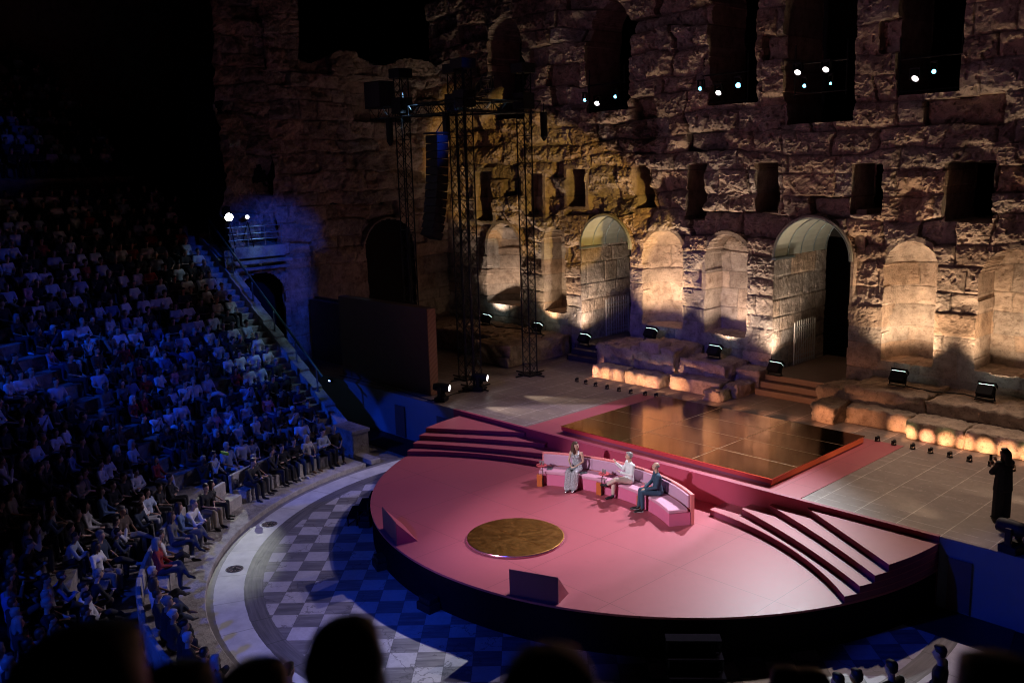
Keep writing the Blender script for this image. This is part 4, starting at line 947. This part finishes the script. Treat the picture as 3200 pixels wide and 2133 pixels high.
for x in pp:
    mb=MB(); z=zl(x); mb.add([(x-.05,-2.15,z),(x+.05,-2.15,z),(x+.04,-2.15,z+.78),(x-.0,-2.15,z+.88),(x-.04,-2.15,z+.78),(x-.05,-2.13,z),(x+.05,-2.13,z),(x+.04,-2.13,z+.78),(x,-2.13,z+.88),(x-.04,-2.13,z+.78)],[(0,1,2,3,4),(9,8,7,6,5),(0,5,6,1),(1,6,7,2),(2,7,8,3),(3,8,9,4),(4,9,5,0)])
    mb.box((x-.09,-2.19,z-.0),(x+.09,-2.09,z+.03)); mb.build('post',M['steel'],t)
mb=MB(); mb.tube((-30.7,-2.05,zl(-30.7)+.95),(-22.3,-2.05,zl(-22.3)+.72),.045,10); mb.build('handrail',M['green_rail'],t)
mb=MB()
for q in (.25,.45,.65): mb.tube((-30.6,-2.12,zl(-30.6)+q),(-28.0,-2.12,zl(-28.0)+q),.008,5)
mb.build('wires',M['steel'],t)
# drain covers
def drain(x,y,lab):
    t=thing('drain_cover',lab,'drain cover',(x,y,0.0)); mb=MB()
    mb.lathe([(.205,.004),(.225,.004),(.225,.008),(.205,.008)],n=28)
    for k in range(8):
        a=2*PI*k/8; mb.box((-.2,-.008,.003),(.2,.008,.007),Matrix.Rotation(a,4,'Z'))
    for k in range(6):
        a=2*PI*k/6; mb.path([(.11*math.cos(a)+.07*math.cos(2*PI*j/10),.11*math.sin(a)+.07*math.sin(2*PI*j/10),.005) for j in range(11)],.007,4)
    mb.build('grate',M['iron'],t); mb=MB(); mb.lathe([(0,.0015),(.205,.0015)],n=28); mb.build('plate',M['stone_plain'],t)
drain(CX+9.5*math.cos(R(233.5)),CY+9.5*math.sin(R(233.5)),'round iron drain cover nearest the viewer on the pale marble ring')
drain(CX+9.5*math.cos(R(215)),CY+9.5*math.sin(R(215)),'round iron drain cover on the marble ring among the head shadows')
# neon bag
t=thing('neon_bag','neon yellow bag lying in a lap in the second stone row','bag',(-19.15,-7.7,1.45),.4)
me=blob('pouch',[[((0,0,0),(.12,.06,.05)),((.12,.02,-.03),(.07,.05,.06))],[((-.1,.02,.03),(.05,.03,.03))]],.015); o=bpy.data.objects.new('pouch',me); link(o,t); me.materials.append(M['neon'])

# ------------------------------------------------------------------ ledges and fallen blocks against the stage wall
def rock(lo,hi,lab,seed,amp=.06,res=.075,name='stone_block',cat='stone block',mat='stone_plain',taper=.0,group=None):
    res=min(res,.08)
    bm=bmesh.new(); c=[(a+b)/2 for a,b in zip(lo,hi)]; s=[b-a for a,b in zip(lo,hi)]
    nx,ny,nz=[max(2,int(q/res)) for q in s]
    mb=MB()
    idx={}
    def vid(i,j,k):
        key=(i,j,k)
        if key not in idx: idx[key]=len(mb.v); mb.v.append((lo[0]+s[0]*i/nx,lo[1]+s[1]*j/ny,lo[2]+s[2]*k/nz))
        return idx[key]
    def quad(a,b,c_,d): mb.f.append((vid(*a),vid(*b),vid(*c_),vid(*d))); mb.m.append(0)
    for i in range(nx):
        for j in range(ny): quad((i,j,nz),(i+1,j,nz),(i+1,j+1,nz),(i,j+1,nz))
    for i in range(nx):
        for k in range(nz): quad((i,0,k),(i+1,0,k),(i+1,0,k+1),(i,0,k+1)); quad((i,ny,k),(i,ny,k+1),(i+1,ny,k+1),(i+1,ny,k))
    for j in range(ny):
        for k in range(nz): quad((0,j,k),(0,j,k+1),(0,j+1,k+1),(0,j+1,k)); quad((nx,j,k),(nx,j+1,k),(nx,j+1,k+1),(nx,j,k+1))
    v=np.array(mb.v); cc=np.array(c); hs_=np.array(s)/2
    rel=(v-cc)/hs_
    edge=np.sort(np.abs(rel),1)[:,1]                 # near an arris
    n=np.stack([fbm(v[:,1]*3+seed*7+q*31,v[:,2]*3+v[:,0]*2.3+q*11,seed+q,4,.6) for q in range(3)],-1)
    v2=v-rel*hs_*0+n*amp*2+np.stack([fbm(v[:,1]*11+q*5,v[:,2]*11+v[:,0]*9,seed+q+90,3,.7) for q in range(3)],-1)*.045-np.sign(rel)*(np.clip(edge-.82,0,1)[:,None]*.22*np.clip(np.abs(rel)-.6,0,1))*np.minimum(.5,hs_)
    v2[:,2]=np.where(v[:,2]<=lo[2]+1e-6,v[:,2]-.01,v2[:,2])
    mb.v=[tuple(p) for p in v2]
    o=mb.build(name,M[mat],None,smooth=True); tag(o,label=lab,cat=cat,group=group); return o
Dz=D-.02
rock((-16.68,6.96,Dz),(-15.1,7.7,D+.50),'long low footlit block nearest the left doorway stairs',1,.03,.09)
rock((-15.07,6.98,Dz),(-13.38,7.7,D+.48),'long low footlit block between two others left of the gold floor',2,.03,.09)
rock((-13.15,7.3,Dz),(-11.0,8.2,D+.50),'footlit block behind the back left corner of the gold floor',3,.035,.09)
rock((-11.25,6.75,Dz),(-10.55,7.45,D+.33),'broken rounded stone at the left foot of the tall doorway stairs',4,.08,.07)
rock((-11.0,7.6,Dz),(-10.35,9.4,D+.42),'sloping block flanking the left of the tall doorway stairs',5,.06,.09)
rock((-17.2,7.75,Dz),(-15.3,9.8,D+1.18),'dark rubble mass under the niche right of the left doorway',6,.07,.11)
rock((-15.4,7.85,Dz),(-13.4,9.8,D+1.32),'dark rubble mass carrying a black floodlight between two niches',7,.07,.11)
rock((-14.9,7.7,D+1.15),(-14.0,8.5,D+1.55),'pale squared block lying on top of the rubble between niches',8,.03,.09)
rock((-13.35,8.15,Dz),(-11.3,9.8,D+.98),'large dark block under the niche left of the tall doorway',9,.05,.11)
rock((-11.5,8.9,Dz),(-10.3,9.85,D+.80),'warm lit block against the left pier of the tall doorway',10,.04,.1)
rock((-7.05,6.74,Dz),(-6.2,7.8,D+.58),'footlit block at the right foot of the tall doorway stairs',11,.05,.08)
rock((-6.12,7.28,Dz),(-4.05,8.2,D+.55),'wide footlit block behind the back right corner of the gold floor',12,.03,.09)
rock((-7.6,8.1,Dz),(-6.3,9.85,D+.80),'dark broken block against the right pier of the tall doorway',13,.06,.1)
rock((-6.45,7.9,D+.4),(-3.9,9.85,D+1.02),'long dark ledge carrying a black floodlight right of the doorway',14,.05,.11)
rock((-3.98,6.8,Dz),(-2.3,7.9,D+.55),'footlit block beyond the first small lights right of the gold floor',15,.03,.09)
rock((-2.27,6.82,Dz),(-.5,7.9,D+.54),'footlit block behind the standing woman in black',16,.03,.09)
rock((-.47,6.82,Dz),(3.2,7.9,D+.54),'footlit block at the right edge of the picture',17,.03,.1)
rock((-3.85,7.9,Dz),(4.5,9.85,D+.98),'long dark ledge at the right edge carrying a floodlight',18,.06,.13)
rock((-28.9,7.0,Dz),(-22.8,9.8,D+.93),'broad blue lit podium below the two left niches, far part',19,.07,.15)
rock((-22.8,6.0,Dz),(-20.55,9.8,D+.88),'broad blue lit podium below the two left niches, near part',20,.06,.13)
rock((-21.2,5.85,Dz),(-20.5,6.6,D+.40),'small blue lit block at the foot of the third tower',21,.05,.1)
# stairs to the doors
def doorstairs(x0,x1,y0,lab,top=.65,n=3,mat=None):
    t=thing('door_stairs',lab,'stairs',(x0,y0,D))
    for k in range(n):
        z=top*(k+1)/n; mb=MB(); mb.box((0,.34*k,top*k/n),(x1-x0,(.34*k+.36) if k<n-1 else 5.2,z)); mb.build('step',mat,t,bevel=.01)
dw=simple('brown_deck_board',(.20,.12,.085),.5,0,.15,4)
doorstairs(-10.25,-7.65,8.55,'three broad wooden steps up to the tall doorway',mat=dw)
doorstairs(-19.8,-17.35,8.75,'three dark steps up to the left doorway',mat=simple('dark_deck_board',(.07,.05,.05),.5,0,.15,4))

# ------------------------------------------------------------------ truss towers
def truss(mb,a,b,w,step,r=.026,rb=.013):
    a=V(a);b=V(b);d=(b-a).normalized(); u=d.orthogonal().normalized() if abs(d.z)>.9 else V((0,0,1)); 
    if abs(d.z)>.9: u=V((1,0,0))
    v=d.cross(u).normalized(); Ln=(b-a).length; cs=[u*(w/2)*i+v*(w/2)*j for i,j in ((-1,-1),(1,-1),(1,1),(-1,1))]
    for c in cs: mb.tube(a+c,b+c,r,6)
    n=max(1,round(Ln/step)); s=Ln/n
    for k in range(n):
        p=a+d*(s*k);q=a+d*(s*(k+1))
        for i in range(4):
            c0,c1=cs[i],cs[(i+1)%4]
            if k%2: c0,c1=c1,c0
            mb.tube(p+c0,q+c1,rb,4,caps=False)
            if k%3==0: mb.tube(p+c0,p+c1,rb,4,caps=False)
TW=[(-22.7,2.6,'slim black truss tower behind the brown panel'),(-20.35,3.4,'black truss tower just left of the tallest one'),(-18.83,2.52,'tallest black truss tower with moving light at its foot'),(-18.89,5.6,'black truss tower in front of the lit niches')]
for i,(x,y,lab) in enumerate(TW):
    t=thing('truss_tower',lab,'truss tower',(x,y,D),0,'black lighting towers')
    mb=MB(); truss(mb,(0,0,.06),(0,0,11.9),.40,.40); mb.build('lattice',M['truss'],t)
    mb=MB(); mb.box((-.35,-.35,0),(.35,.35,.06)); mb.tube((-.8,0,.04),(.8,0,.04),.03); mb.tube((0,-.8,.04),(0,.8,.04),.03); mb.build('base',M['black_metal'],t)
    mb=MB(); mb.box((-.33,-.33,11.9),(.33,.33,12.25)); mb.build('head_block',M['black_metal'],t)
    mb=MB(); mb.box((-.30,-.30,10.55),(.30,.30,11.15)); mb.build('sleeve',M['black_metal'],t)
ZB=12.3
t=thing('truss_grid','black horizontal truss beams joining the four towers','truss')
for a,b in (((-24.6,2.6,ZB),(-18.2,2.6,ZB)),((-18.85,1.9,ZB),(-18.85,6.3,ZB)),((-22.7,2.6,ZB),(-18.9,5.6,ZB)),((-21.4,5.6,ZB+.75),(-17.9,2.9,ZB+.75))):
    mb=MB(); truss(mb,a,b,.42,.42); mb.build('beam',M['truss'],t)
for (x,y,lab) in ((-20.0,2.6,'black chain motor hanging from the middle of the truss'),(-18.55,6.35,'black chain motor hanging at the right end of the truss'),(-23.6,2.6,'black chain motor hanging at the left end of the truss')):
    q=thing('chain_motor',lab,'hoist',(x,y,ZB-.2)); mb=MB(); mb.tube((0,0,.0),(0,0,-.95),.14,12); mb.build('body',M['black_plastic'],q,bevel=.03); mb=MB(); mb.tube((0,0,-.95),(0,0,-1.1),.12,12,.04); mb.tube((0,0,0),(0,0,.35),.02); mb.build('hook',M['black_metal'],q)
q=thing('hanging_box','dark square cabinet standing on the left end of the truss','cabinet',(-24.2,2.6,ZB+.21)); mb=MB(); mb.box((-.55,-.35,0),(.55,.35,1.05)); mb.build('shell',M['black_plastic'],q,bevel=.03); mb=MB(); mb.box((-.5,-.36,.05),(.5,-.352,1.0)); mb.build('grille',M['iron'],q)
# line array
q=thing('line_array','tall curved black speaker column hanging left of the truss towers','speaker array',(-19.75,1.9,0))
for k in range(13):
    tt=k/12; z=11.25-.29*k; a=R(2+26*tt**2); yy=-.35*tt**2
    Mx=Matrix.Translation((0,yy,z))@Matrix.Rotation(-R(12),4,'Z')@Matrix.Rotation(-a,4,'X'); mb=MB(); mb.box((-.48,-.22,-.27),(.48,.24,0),Mx); mb.build('cabinet',M['black_plastic'],q,bevel=.012)
mb=MB(); mb.box((-.4,-.3,11.3),(.4,.3,11.36)); mb.tube((0,0,11.36),(0,.7,12.2),.02); mb.build('flying_frame',M['black_metal'],q)
# brown panel
t=thing('scenic_panel','tall brown plywood screen standing at the left of the deck','screen'); mb=MB(); mb.box((-25.1,.64,D+.005),(-19.20,1.06,4.98)); mb.build('board',M['wood_panel'],t,bevel=.01)
pm,pnt,pbs=newmat('diagonal_grain_plywood'); pco=objco(pnt); w_=nd(pnt,'ShaderNodeTexWave'); w_.inputs['Scale'].default_value=2.2; w_.inputs['Distortion'].default_value=2; w_.inputs['Detail'].default_value=3
mp=nd(pnt,'ShaderNodeMapping'); mp.inputs['Rotation'].default_value=(R(50),0,R(90)); L(pnt,pco,mp.inputs[0]); L(pnt,mp.outputs[0],w_.inputs['Vector'])
L(pnt,mixc(pnt,w_.outputs['Fac'],(.26,.13,.09),(.36,.19,.13)),pbs.inputs['Base Color']); pbs.inputs['Roughness'].default_value=.7
mb=MB(); mb.box((-19.199,.66,D+.01),(-19.185,1.04,4.96)); mb.build('end_board',pm,t)
t=thing('dark_partition','dark blue partition wall at the far left of the deck','screen'); mb=MB(); mb.box((-29.0,1.6,D),(-26.2,1.9,4.4)); mb.build('board',M['wood_panel'],t,bevel=.01); mb=MB(); mb.box((-29,1.88,4.4),(-26.1,2.0,4.5)); mb.build('top_rail',M['wood_panel'],t)

# ------------------------------------------------------------------ luminaires + light sources
def aim(o,tgt):
    d=V(tgt)-o.matrix_world.translation if False else V(tgt)-o.location
    o.rotation_euler=d.to_track_quat('-Z','Y').to_euler()
def spot(loc,tgt,power,col,size,blend=.5,rad=.08,name='spot_light'):
    l=bpy.data.lights.new(name,'SPOT'); l.energy=power; l.color=col; l.spot_size=R(size); l.spot_blend=blend; l.shadow_soft_size=rad
    o=bpy.data.objects.new(name,l); link(o); o.location=loc; aim(o,tgt); return o
def movhead(x,y,z,yawd,tilt,lab,lens=True):
    t=thing('moving_head',lab,'stage light',(x,y,z),R(yawd))
    mb=MB(); mb.box((-.24,-.2,0),(.24,.2,.17)); mb.build('base',M['black_plastic'],t,bevel=.02)
    mb=MB(); 
    for sx in (-1,1): mb.box((sx*.20-.035,-.07,.17),(sx*.20+.035,.07,.56))
    mb.box((-.22,-.1,.17),(.22,.1,.22)); mb.build('yoke',M['black_plastic'],t,bevel=.015)
    hd=[(.05,-.30),(.12,-.28),(.16,-.12),(.17,.08),(.155,.28),(.14,.34),(.125,.345),(.12,.32)]
    Mx=Matrix.Translation((0,0,.52))@Matrix.Rotation(R(-90+tilt),4,'X')
    mb=MB(); mb.lathe([(0,-.30)]+hd,n=24,M=Mx); h=mb.build('head',M['black_plastic'],t,smooth=True)
    mb=MB(); mb.lathe([(0,.325),(.12,.32)],n=24,M=Mx); mb.build('lens',M['lens_floor'] if lens else M['black_metal'],h)
    return t
movhead(-18.3,.45,D,-60,-3,'moving head light glowing at the end of the brown panel')
movhead(-18.45,2.45,D,-60,-3,'moving head light glowing at the foot of the tallest tower')
movhead(1.25,.25,D,78,-2,'moving head light seen from behind at the lower right of the deck',True)
spot((-17.85,.6,D+.52),(-13.6,1.55,D),700,(1,.86,.66),26,.7,.03)
spot((-18.0,2.6,D+.52),(-13.6,3.6,D),700,(1,.86,.66),26,.7,.03)
spot((1.0,.45,D+.55),(-3.6,2.1,D),700,(1,.8,.56),26,.7,.03)
spot((3.0,3.0,D+.55),(-3.4,4.2,D),800,(1,.8,.56),20,.7,.03)
# small footlights
pos_l=[(-16.59,5.91),(-16.07,5.85),(-15.5,5.78),(-14.9,5.76),(-14.3,5.74),(-13.75,5.76),(-13.15,5.85),(-12.7,5.92)]
pos_r=[(-4.42,5.93),(-3.9,5.88),(-3.35,5.9),(-2.81,5.84),(-2.27,5.82),(-1.73,5.8),(-1.15,5.75),(-.6,5.75),(0.,5.75)]
ft=None
for i,(x,y) in enumerate(pos_l+pos_r):
    s='left' if i<8 else 'right'; k=i if i<8 else i-8
    lab='%s small black footlight in the row %s the gold floor'%(ORD[k],'left of' if s=='left' else 'right of')
    t=thing('footlight',lab,'footlight',(x,y,D+.001),0,'small footlights on the deck')
    if ft is None:
        mb=MB(); mb.box((-.07,-.05,0),(.07,.05,.02)); mb.box((-.07,-.015,.02),(-.055,.015,.13)); mb.box((.055,-.015,.02),(.07,.015,.13)); b1=mb.build('bracket',M['black_metal'],t)
        Mx=Matrix.Translation((0,0,.11))@Matrix.Rotation(R(-80),4,'X'); mb=MB(); mb.lathe([(0,-.07),(.045,-.065),(.052,.06),(.046,.06)],n=16,M=Mx); b2=mb.build('can',M['black_plastic'],t,smooth=True)
        mb=MB(); mb.lathe([(0,.055),(.046,.058)],n=16,M=Mx); b3=mb.build('lens',M['mini_lens'],b2); ft=(b1,b2,b3)
    else:
        c1=ft[0].copy();link(c1,t);c2=ft[1].copy();link(c2,t);c3=ft[2].copy();link(c3,c2)
    col=rng.choice([(1,.46,.22),(1,.50,.25),(1,.44,.25),(1,.52,.26)])
    spot((x,y+.09,D+.12),(x+.05,y+1.3,D+.17),190,col,40,1,.012)
    if i%3!=1: spot((x,y+.09,D+.13),(x+.03,y+1.3,D+.42),12,(.50,.75,.35) if i%2 else (.8,.45,.5),42,1,.012)
for x in (-11.7,-10.6,-9.6,-8.6,-7.5,-6.6,-5.6): spot((x,5.75,D+.30),(x+.1,7.6,D+.12),60,(1,.42,.2),60,.9,.02)
# floodlights
FLK=3.2; FP_=2.1
def flood(x,y,z,lab,tx,power,col,lit=False,up=6.0,size=62,tilt=70,yoff=.35):
    fy=y; t=thing('floodlight',lab,'floodlight',(x,y,z),R(0),'black floodlights along the stage wall')
    Mx=Matrix.Translation((0,0,.28))@Matrix.Rotation(R(-38),4,'X'); mb=MB(); mb.box((-.24,-.13,-.17),(.24,.13,.17),Mx); mb.build('housing',M['black_metal'],t,bevel=.02)
    mb=MB(); mb.box((-.28,-.02,0),(-.25,.02,.3)); mb.box((.25,-.02,0),(.28,.02,.3)); mb.box((-.28,-.12,0),(.28,.12,.025)); mb.build('bracket',M['black_metal'],t)
    mb=MB(); mb.box((-.22,-.11,.172),(.22,.11,.178),Mx); mb.build('glass',M['flood_glass'],t)
    mb=MB()
    for sx in (-1,1): mb.box((sx*.25-.006,-.13,.17),(sx*.25+.006,.13,.27),Mx)
    mb.box((-.25,-.136,.17),(.25,-.130,.25),Mx)
    mb.build('barn_door',M['black_metal'],t)
    spot((x,y+.26,z+.42),(tx,Y+.30,up),power*FLK*FP_,col,116,1.0,.05)
W1=(1,.70,.42);W2=(1,.76,.55)
flood(-25.3,8.95,2.62,'black floodlight below the leftmost lit niche',-25.0,60,W2,up=5.3)
flood(-21.8,8.9,2.58,'black floodlight behind the third tower below the second niche',-21.4,50,W1,up=5.4)
flood(-19.15,9.15,2.33,'glowing floodlight on the threshold of the left doorway',-19.95,60,W2,up=4.6,size=58)
flood(-15.35,8.95,3.02,'black floodlight on the rubble under the niche right of the left doorway',-15.4,150,W1,up=5.6)
flood(-12.3,8.95,2.68,'black floodlight under the niche left of the tall doorway',-12.3,95,W2,up=5.4)
flood(-9.85,9.2,2.33,'glowing floodlight on the left of the tall doorway threshold',-10.4,72,W2,up=4.8,size=58)
flood(-5.2,8.9,2.72,'black floodlight below the first niche right of the tall doorway',-5.4,150,W1,up=5.6)
flood(-2.5,8.9,2.68,'black floodlight below the rightmost niche',-2.3,110,W1,up=5.4)
flood(-18.55,7.3,D,'small black floodlight on the deck below the left doorway',-18.6,0.01,W1) if False else None
# window rigs
def cluster(cx,z,lamps,lab):
    t=thing('light_rig',lab,'light rig',(cx,Y+.15,z))
    mb=MB(); mb.tube((-1.0,0,.55),(1.0,0,.55),.03); mb.tube((-.95,0,-.6),(-.95,0,1.2),.025); mb.tube((.95,0,-.6),(.95,0,1.2),.025); mb.tube((-1,0,-.45),(1,0,-.45),.02); mb.build('pipe_frame',M['black_metal'],t)
    for (x,dy,zz,r,mt,tx,ty,tz) in lamps:
        p=V((x-cx,dy-.15,zz-z)); d=(V((tx,ty,tz))-V((x,Y+dy,zz))).normalized(); Mx=Matrix.Translation(p)@d.to_track_quat('Z','Y').to_matrix().to_4x4()
        mb=MB(); mb.lathe([(0,-.42),(r*.8,-.4),(r*1.25,-.15),(r*1.2,.0),(r*1.02,.02),(r,-.01)],n=20,M=Mx); q=mb.build('head',M['black_plastic'],t,smooth=True)
        mb=MB(); mb.lathe([(0,.0),(r,-.005)],n=20,M=Mx); mb.build('lens',M[mt],q)
        mb=MB(); mb.box((-r*1.5,-.05,.3+0),(-r*1.3,.05,.62-0),Matrix.Translation(p-V((0,0,.32)))); mb.box((r*1.3,-.05,.3),(r*1.5,.05,.62),Matrix.Translation(p-V((0,0,.32)))); mb.box((-r*1.5,-.06,.58),(r*1.5,.06,.64),Matrix.Translation(p-V((0,0,.32)))); mb.build('yoke',M['black_metal'],t)
dn=(-8,-5,0)
cluster(-18.5,12.75,[(-19.36,-.25,12.7,.065,'lens_cyan',6,-22,9),(-18.68,-.25,12.52,.105,'lens_white',-8,-9,0),(-17.69,-.25,12.72,.065,'lens_cyan',2,-22,9)],'black cluster of three lamps in the arched opening above the left doorway')
cluster(-12.7,12.65,[(-13.51,-.3,12.71,.065,'lens_cyan',5,-22,9),(-12.7,-.3,12.5,.105,'lens_white',-8,-9,0),(-11.86,-.3,12.7,.09,'lens_cyan',6,-22,9.5)],'black cluster of three lamps in the second upper opening')
cluster(-8.9,12.7,[(-9.56,-.2,12.95,.11,'lens_white',-7,-8,0),(-8.52,-.2,12.95,.11,'lens_white',-7,-8,0),(-9.29,-.2,12.48,.06,'lens_cyan',4,-22,9),(-8.33,-.2,12.48,.045,'lens_cyan',4,-22,9)],'black cluster of four lamps in the central upper opening')
cluster(-5.2,12.5,[(-5.49,-.2,12.4,.11,'lens_white',-7,-8,0),(-4.92,-.2,12.56,.065,'lens_cyan',5,-22,9)],'black pair of lamps in the upper opening at the right')
# bright follow spots on the terrace
def followspot(x,y,z,mt,r,lab,tgt):
    t=thing('follow_spot',lab,'spotlight',(x,y,6.98))
    zz=z-6.98; mb=MB()
    for a in range(3): mb.tube((0,0,zz-.2),(.35*math.cos(a*2.1),.35*math.sin(a*2.1),0),.015)
    mb.build('stand',M['black_metal'],t)
    d=(V(tgt)-V((x,y,z))).normalized(); Mx=Matrix.Translation((0,0,zz))@d.to_track_quat('Z','Y').to_matrix().to_4x4()
    mb=MB(); mb.lathe([(0,-.5),(r,-.48),(r*1.3,-.2),(r*1.2,0),(r,.0)],n=20,M=Mx); q=mb.build('head',M['black_plastic'],t,smooth=True)
    mb=MB(); mb.lathe([(0,.005),(r,.0)],n=20,M=Mx); mb.build('lens',M[mt],q)
followspot(-29.0,-1.95,8.29,'lens_star',.16,'dazzling white spotlight above the top of the white staircase',(5,-18,9.5))
followspot(-29.0,-1.12,8.25,'lens_white',.085,'smaller white lamp just right of the dazzling spotlight',(5,-18,9.5))
def cable(pts,lab,r=.014):
    o=MB().path(pts,r,6).build('cable',M['black_plastic']); tag(o,lab,'cable')
cable([(-24.9,.35,D+.02),(-22,.42,D+.02),(-19.4,.25,D+.02),(-18.6,.2,D+.02),(-18.5,.4,D+.05)],'black cable running along the left edge of the deck below the brown panel',.02)
cable([(-18.5,.6,D+.02),(-18.75,1.4,D+.02),(-18.6,2.2,D+.02)],'black cable joining the two moving heads at the left of the deck',.02)
cable([(-25.2,9.2,2.66),(-24.2,8.6,2.68),(-22.8,8.9,2.68),(-22.2,8.6,2.62),(-21.2,8.8,2.6),(-20.8,8.2,2.62)],'black cable lying across the podium between two floodlights',.025)
cable([(-5.0,8.9,2.74),(-4.0,8.7,2.74),(-3.2,9.1,2.72),(-2.6,8.9,2.70)],'black cable on the ledge between the two rightmost floodlights',.025)
# tiny indicator
t=thing('indicator_lamp','tiny twin blue lamp near the dark foot of the brown panel','lamp',(-24.9,-.1,1.55)); mb=MB(); mb.box((-.1,-.06,-.08),(.1,.05,.06)); mb.build('box',M['black_plastic'],t); mb=MB(); mb.box((-.06,-.075,-.02),(-.02,-.06,.02)); mb.box((.02,-.075,-.02),(.06,-.06,.02)); mb.build('diodes',M['lens_blue'],t)

spot((-9.2,10.4,2.6),(-9.0,12.2,8),150,(1,.95,.8),100,.9,.1)  # added lamp without a fixture, brightens the vault lining of the tall doorway
spot((-18.8,10.3,2.6),(-18.6,12.0,8),120,(1,.93,.75),100,.9,.1)  # same added light, no fixture, for the left doorway vault
# --- broad stage washes (spots above and behind the audience, in the window openings, on the deck; some added without fixtures)
spot((-9,-38,18.5),(-8.3,-2.2,1.5),50000,(.95,.9,1),10.5,.6,.22)                    # key on the sofa
spot((-8.9,9.4,13.2),(-4.6,-4.0,.9),15000,(.80,.92,1),36,1,.12)                   # cool back light, right half
spot((-5.2,9.4,13.0),(-6.5,-3.5,.9),7000,(1,.85,.92),38,1,.12)
spot((-8.9,9.3,13.0),(-11.3,-2.8,0),5600,(.88,.76,.96),43,.15,.08)                   # mauve back light
spot((-12.7,9.3,12.4),(-14.0,-4.2,0),1300,(.84,.74,1),38,.3,.10)
spot((-8,-40,22),(-8,4.5,1.7),3200,(1,.68,.52),18,.9,.3)                           # warm deck wash
spot((-5,9.3,13.4),(-1.5,3.0,1.7),3600,(1,.74,.58),60,.9,.2)
spot((-12.8,9.3,12.6),(-16.5,3.0,1.7),1100,(1,.74,.66),50,.9,.2)
spot((-28.8,-1.95,8.7),(-15.3,-9.6,0),3300,(.97,1,.93),11,.8,.05)               # white spill from the terrace
spot((0,-34,20),(-11.5,-9.8,0),15000,(.012,.075,1),19,.6,.4)                          # blue
spot((2,-34,20),(-6.8,-9.8,0),9000,(.010,.065,1),14,.6,.4)
spot((-8.9,9.2,12.4),(-24.5,-13,4),3100,(.008,.085,1),36,1,.2)                      # blue on the audience
spot((-19,-31,19),(-24.6,0.0,-2.2),16000,(.006,.075,1),12,.15,.1)
spot((-17,-31,19),(-19.6,0.0,-2.2),14000,(.006,.075,1),11.5,.15,.1)
spot((-14,-36,20),(3.2,0,0.2),15000,(.004,.06,1),9,.3,.2)
spot((-3,-38,20),(-15.5,8.6,1.8),17000,(.05,.07,1),14,.8,.3)                        # blue on the ledges
spot((-21.8,3.0,13.2),(-24.8,-2.15,3.3),1500,(.38,.68,1),30,.5,.05)                    # pale light on the staircase
spot((-22.7,3.0,13.2),(-28.3,-2.15,5.7),1300,(.38,.68,1),28,.5,.05)
P_a=ray(318,330,44); spot((-9.0,9.3,13.2),tuple(P_a),2600,(.42,.8,1),3.6,1,.05)
spot((-4.0,9.3,14.0),(-42,-14.5,14),4200,(.01,.09,1),16,1,.2)
spot((-14.5,5.2,2.1),(-9,9.9,12.5),30,(.95,.46,.54),120,1,.3)                       # added rose light with no fixture, grazing up the wall
spot((-20.5,4.6,2.0),(-17,9.9,12.5),34,(.95,.46,.54),120,1,.3)
spot((-22.5,1.6,2.4),(-29,4.5,10.0),40,(.62,.38,.75),120,1,.3)
spot((-27,-26,19),(-10,9.9,10.5),2900,(.72,.43,.64),46,1,.5)                        # dim plum front wash
spot((1.5,.8,2.4),(-21.3,9.9,8.7),12000,(1,.60,.13),15,.25,.05)                     # amber patch
spot((-15,1.5,14),(-29,-0.2,5.6),3600,(.008,.08,1),26,.6,.2)

# sky: night
w=bpy.data.worlds.new('World'); scene.world=w; w.use_nodes=True; nt=w.node_tree
bg=nt.nodes['Background']; sk=nt.nodes.new('ShaderNodeTexSky'); sk.sky_type='NISHITA'; sk.sun_disc=False; sk.sun_elevation=R(-8); sk.sun_rotation=R(200)
L(nt,sk.outputs[0],bg.inputs[0]); bg.inputs[1].default_value=.05
vs=scene.view_settings; vs.view_transform='Standard'; vs.look='None'; vs.exposure=0; vs.gamma=1
cy=scene.cycles; cy.use_denoising=True; cy.pixel_filter_type='BLACKMAN_HARRIS'; cy.filter_width=1.1; cy.max_bounces=4; cy.diffuse_bounces=2; cy.glossy_bounces=3; cy.transmission_bounces=4; cy.sample_clamp_indirect=3; cy.caustics_reflective=False; cy.caustics_refractive=False
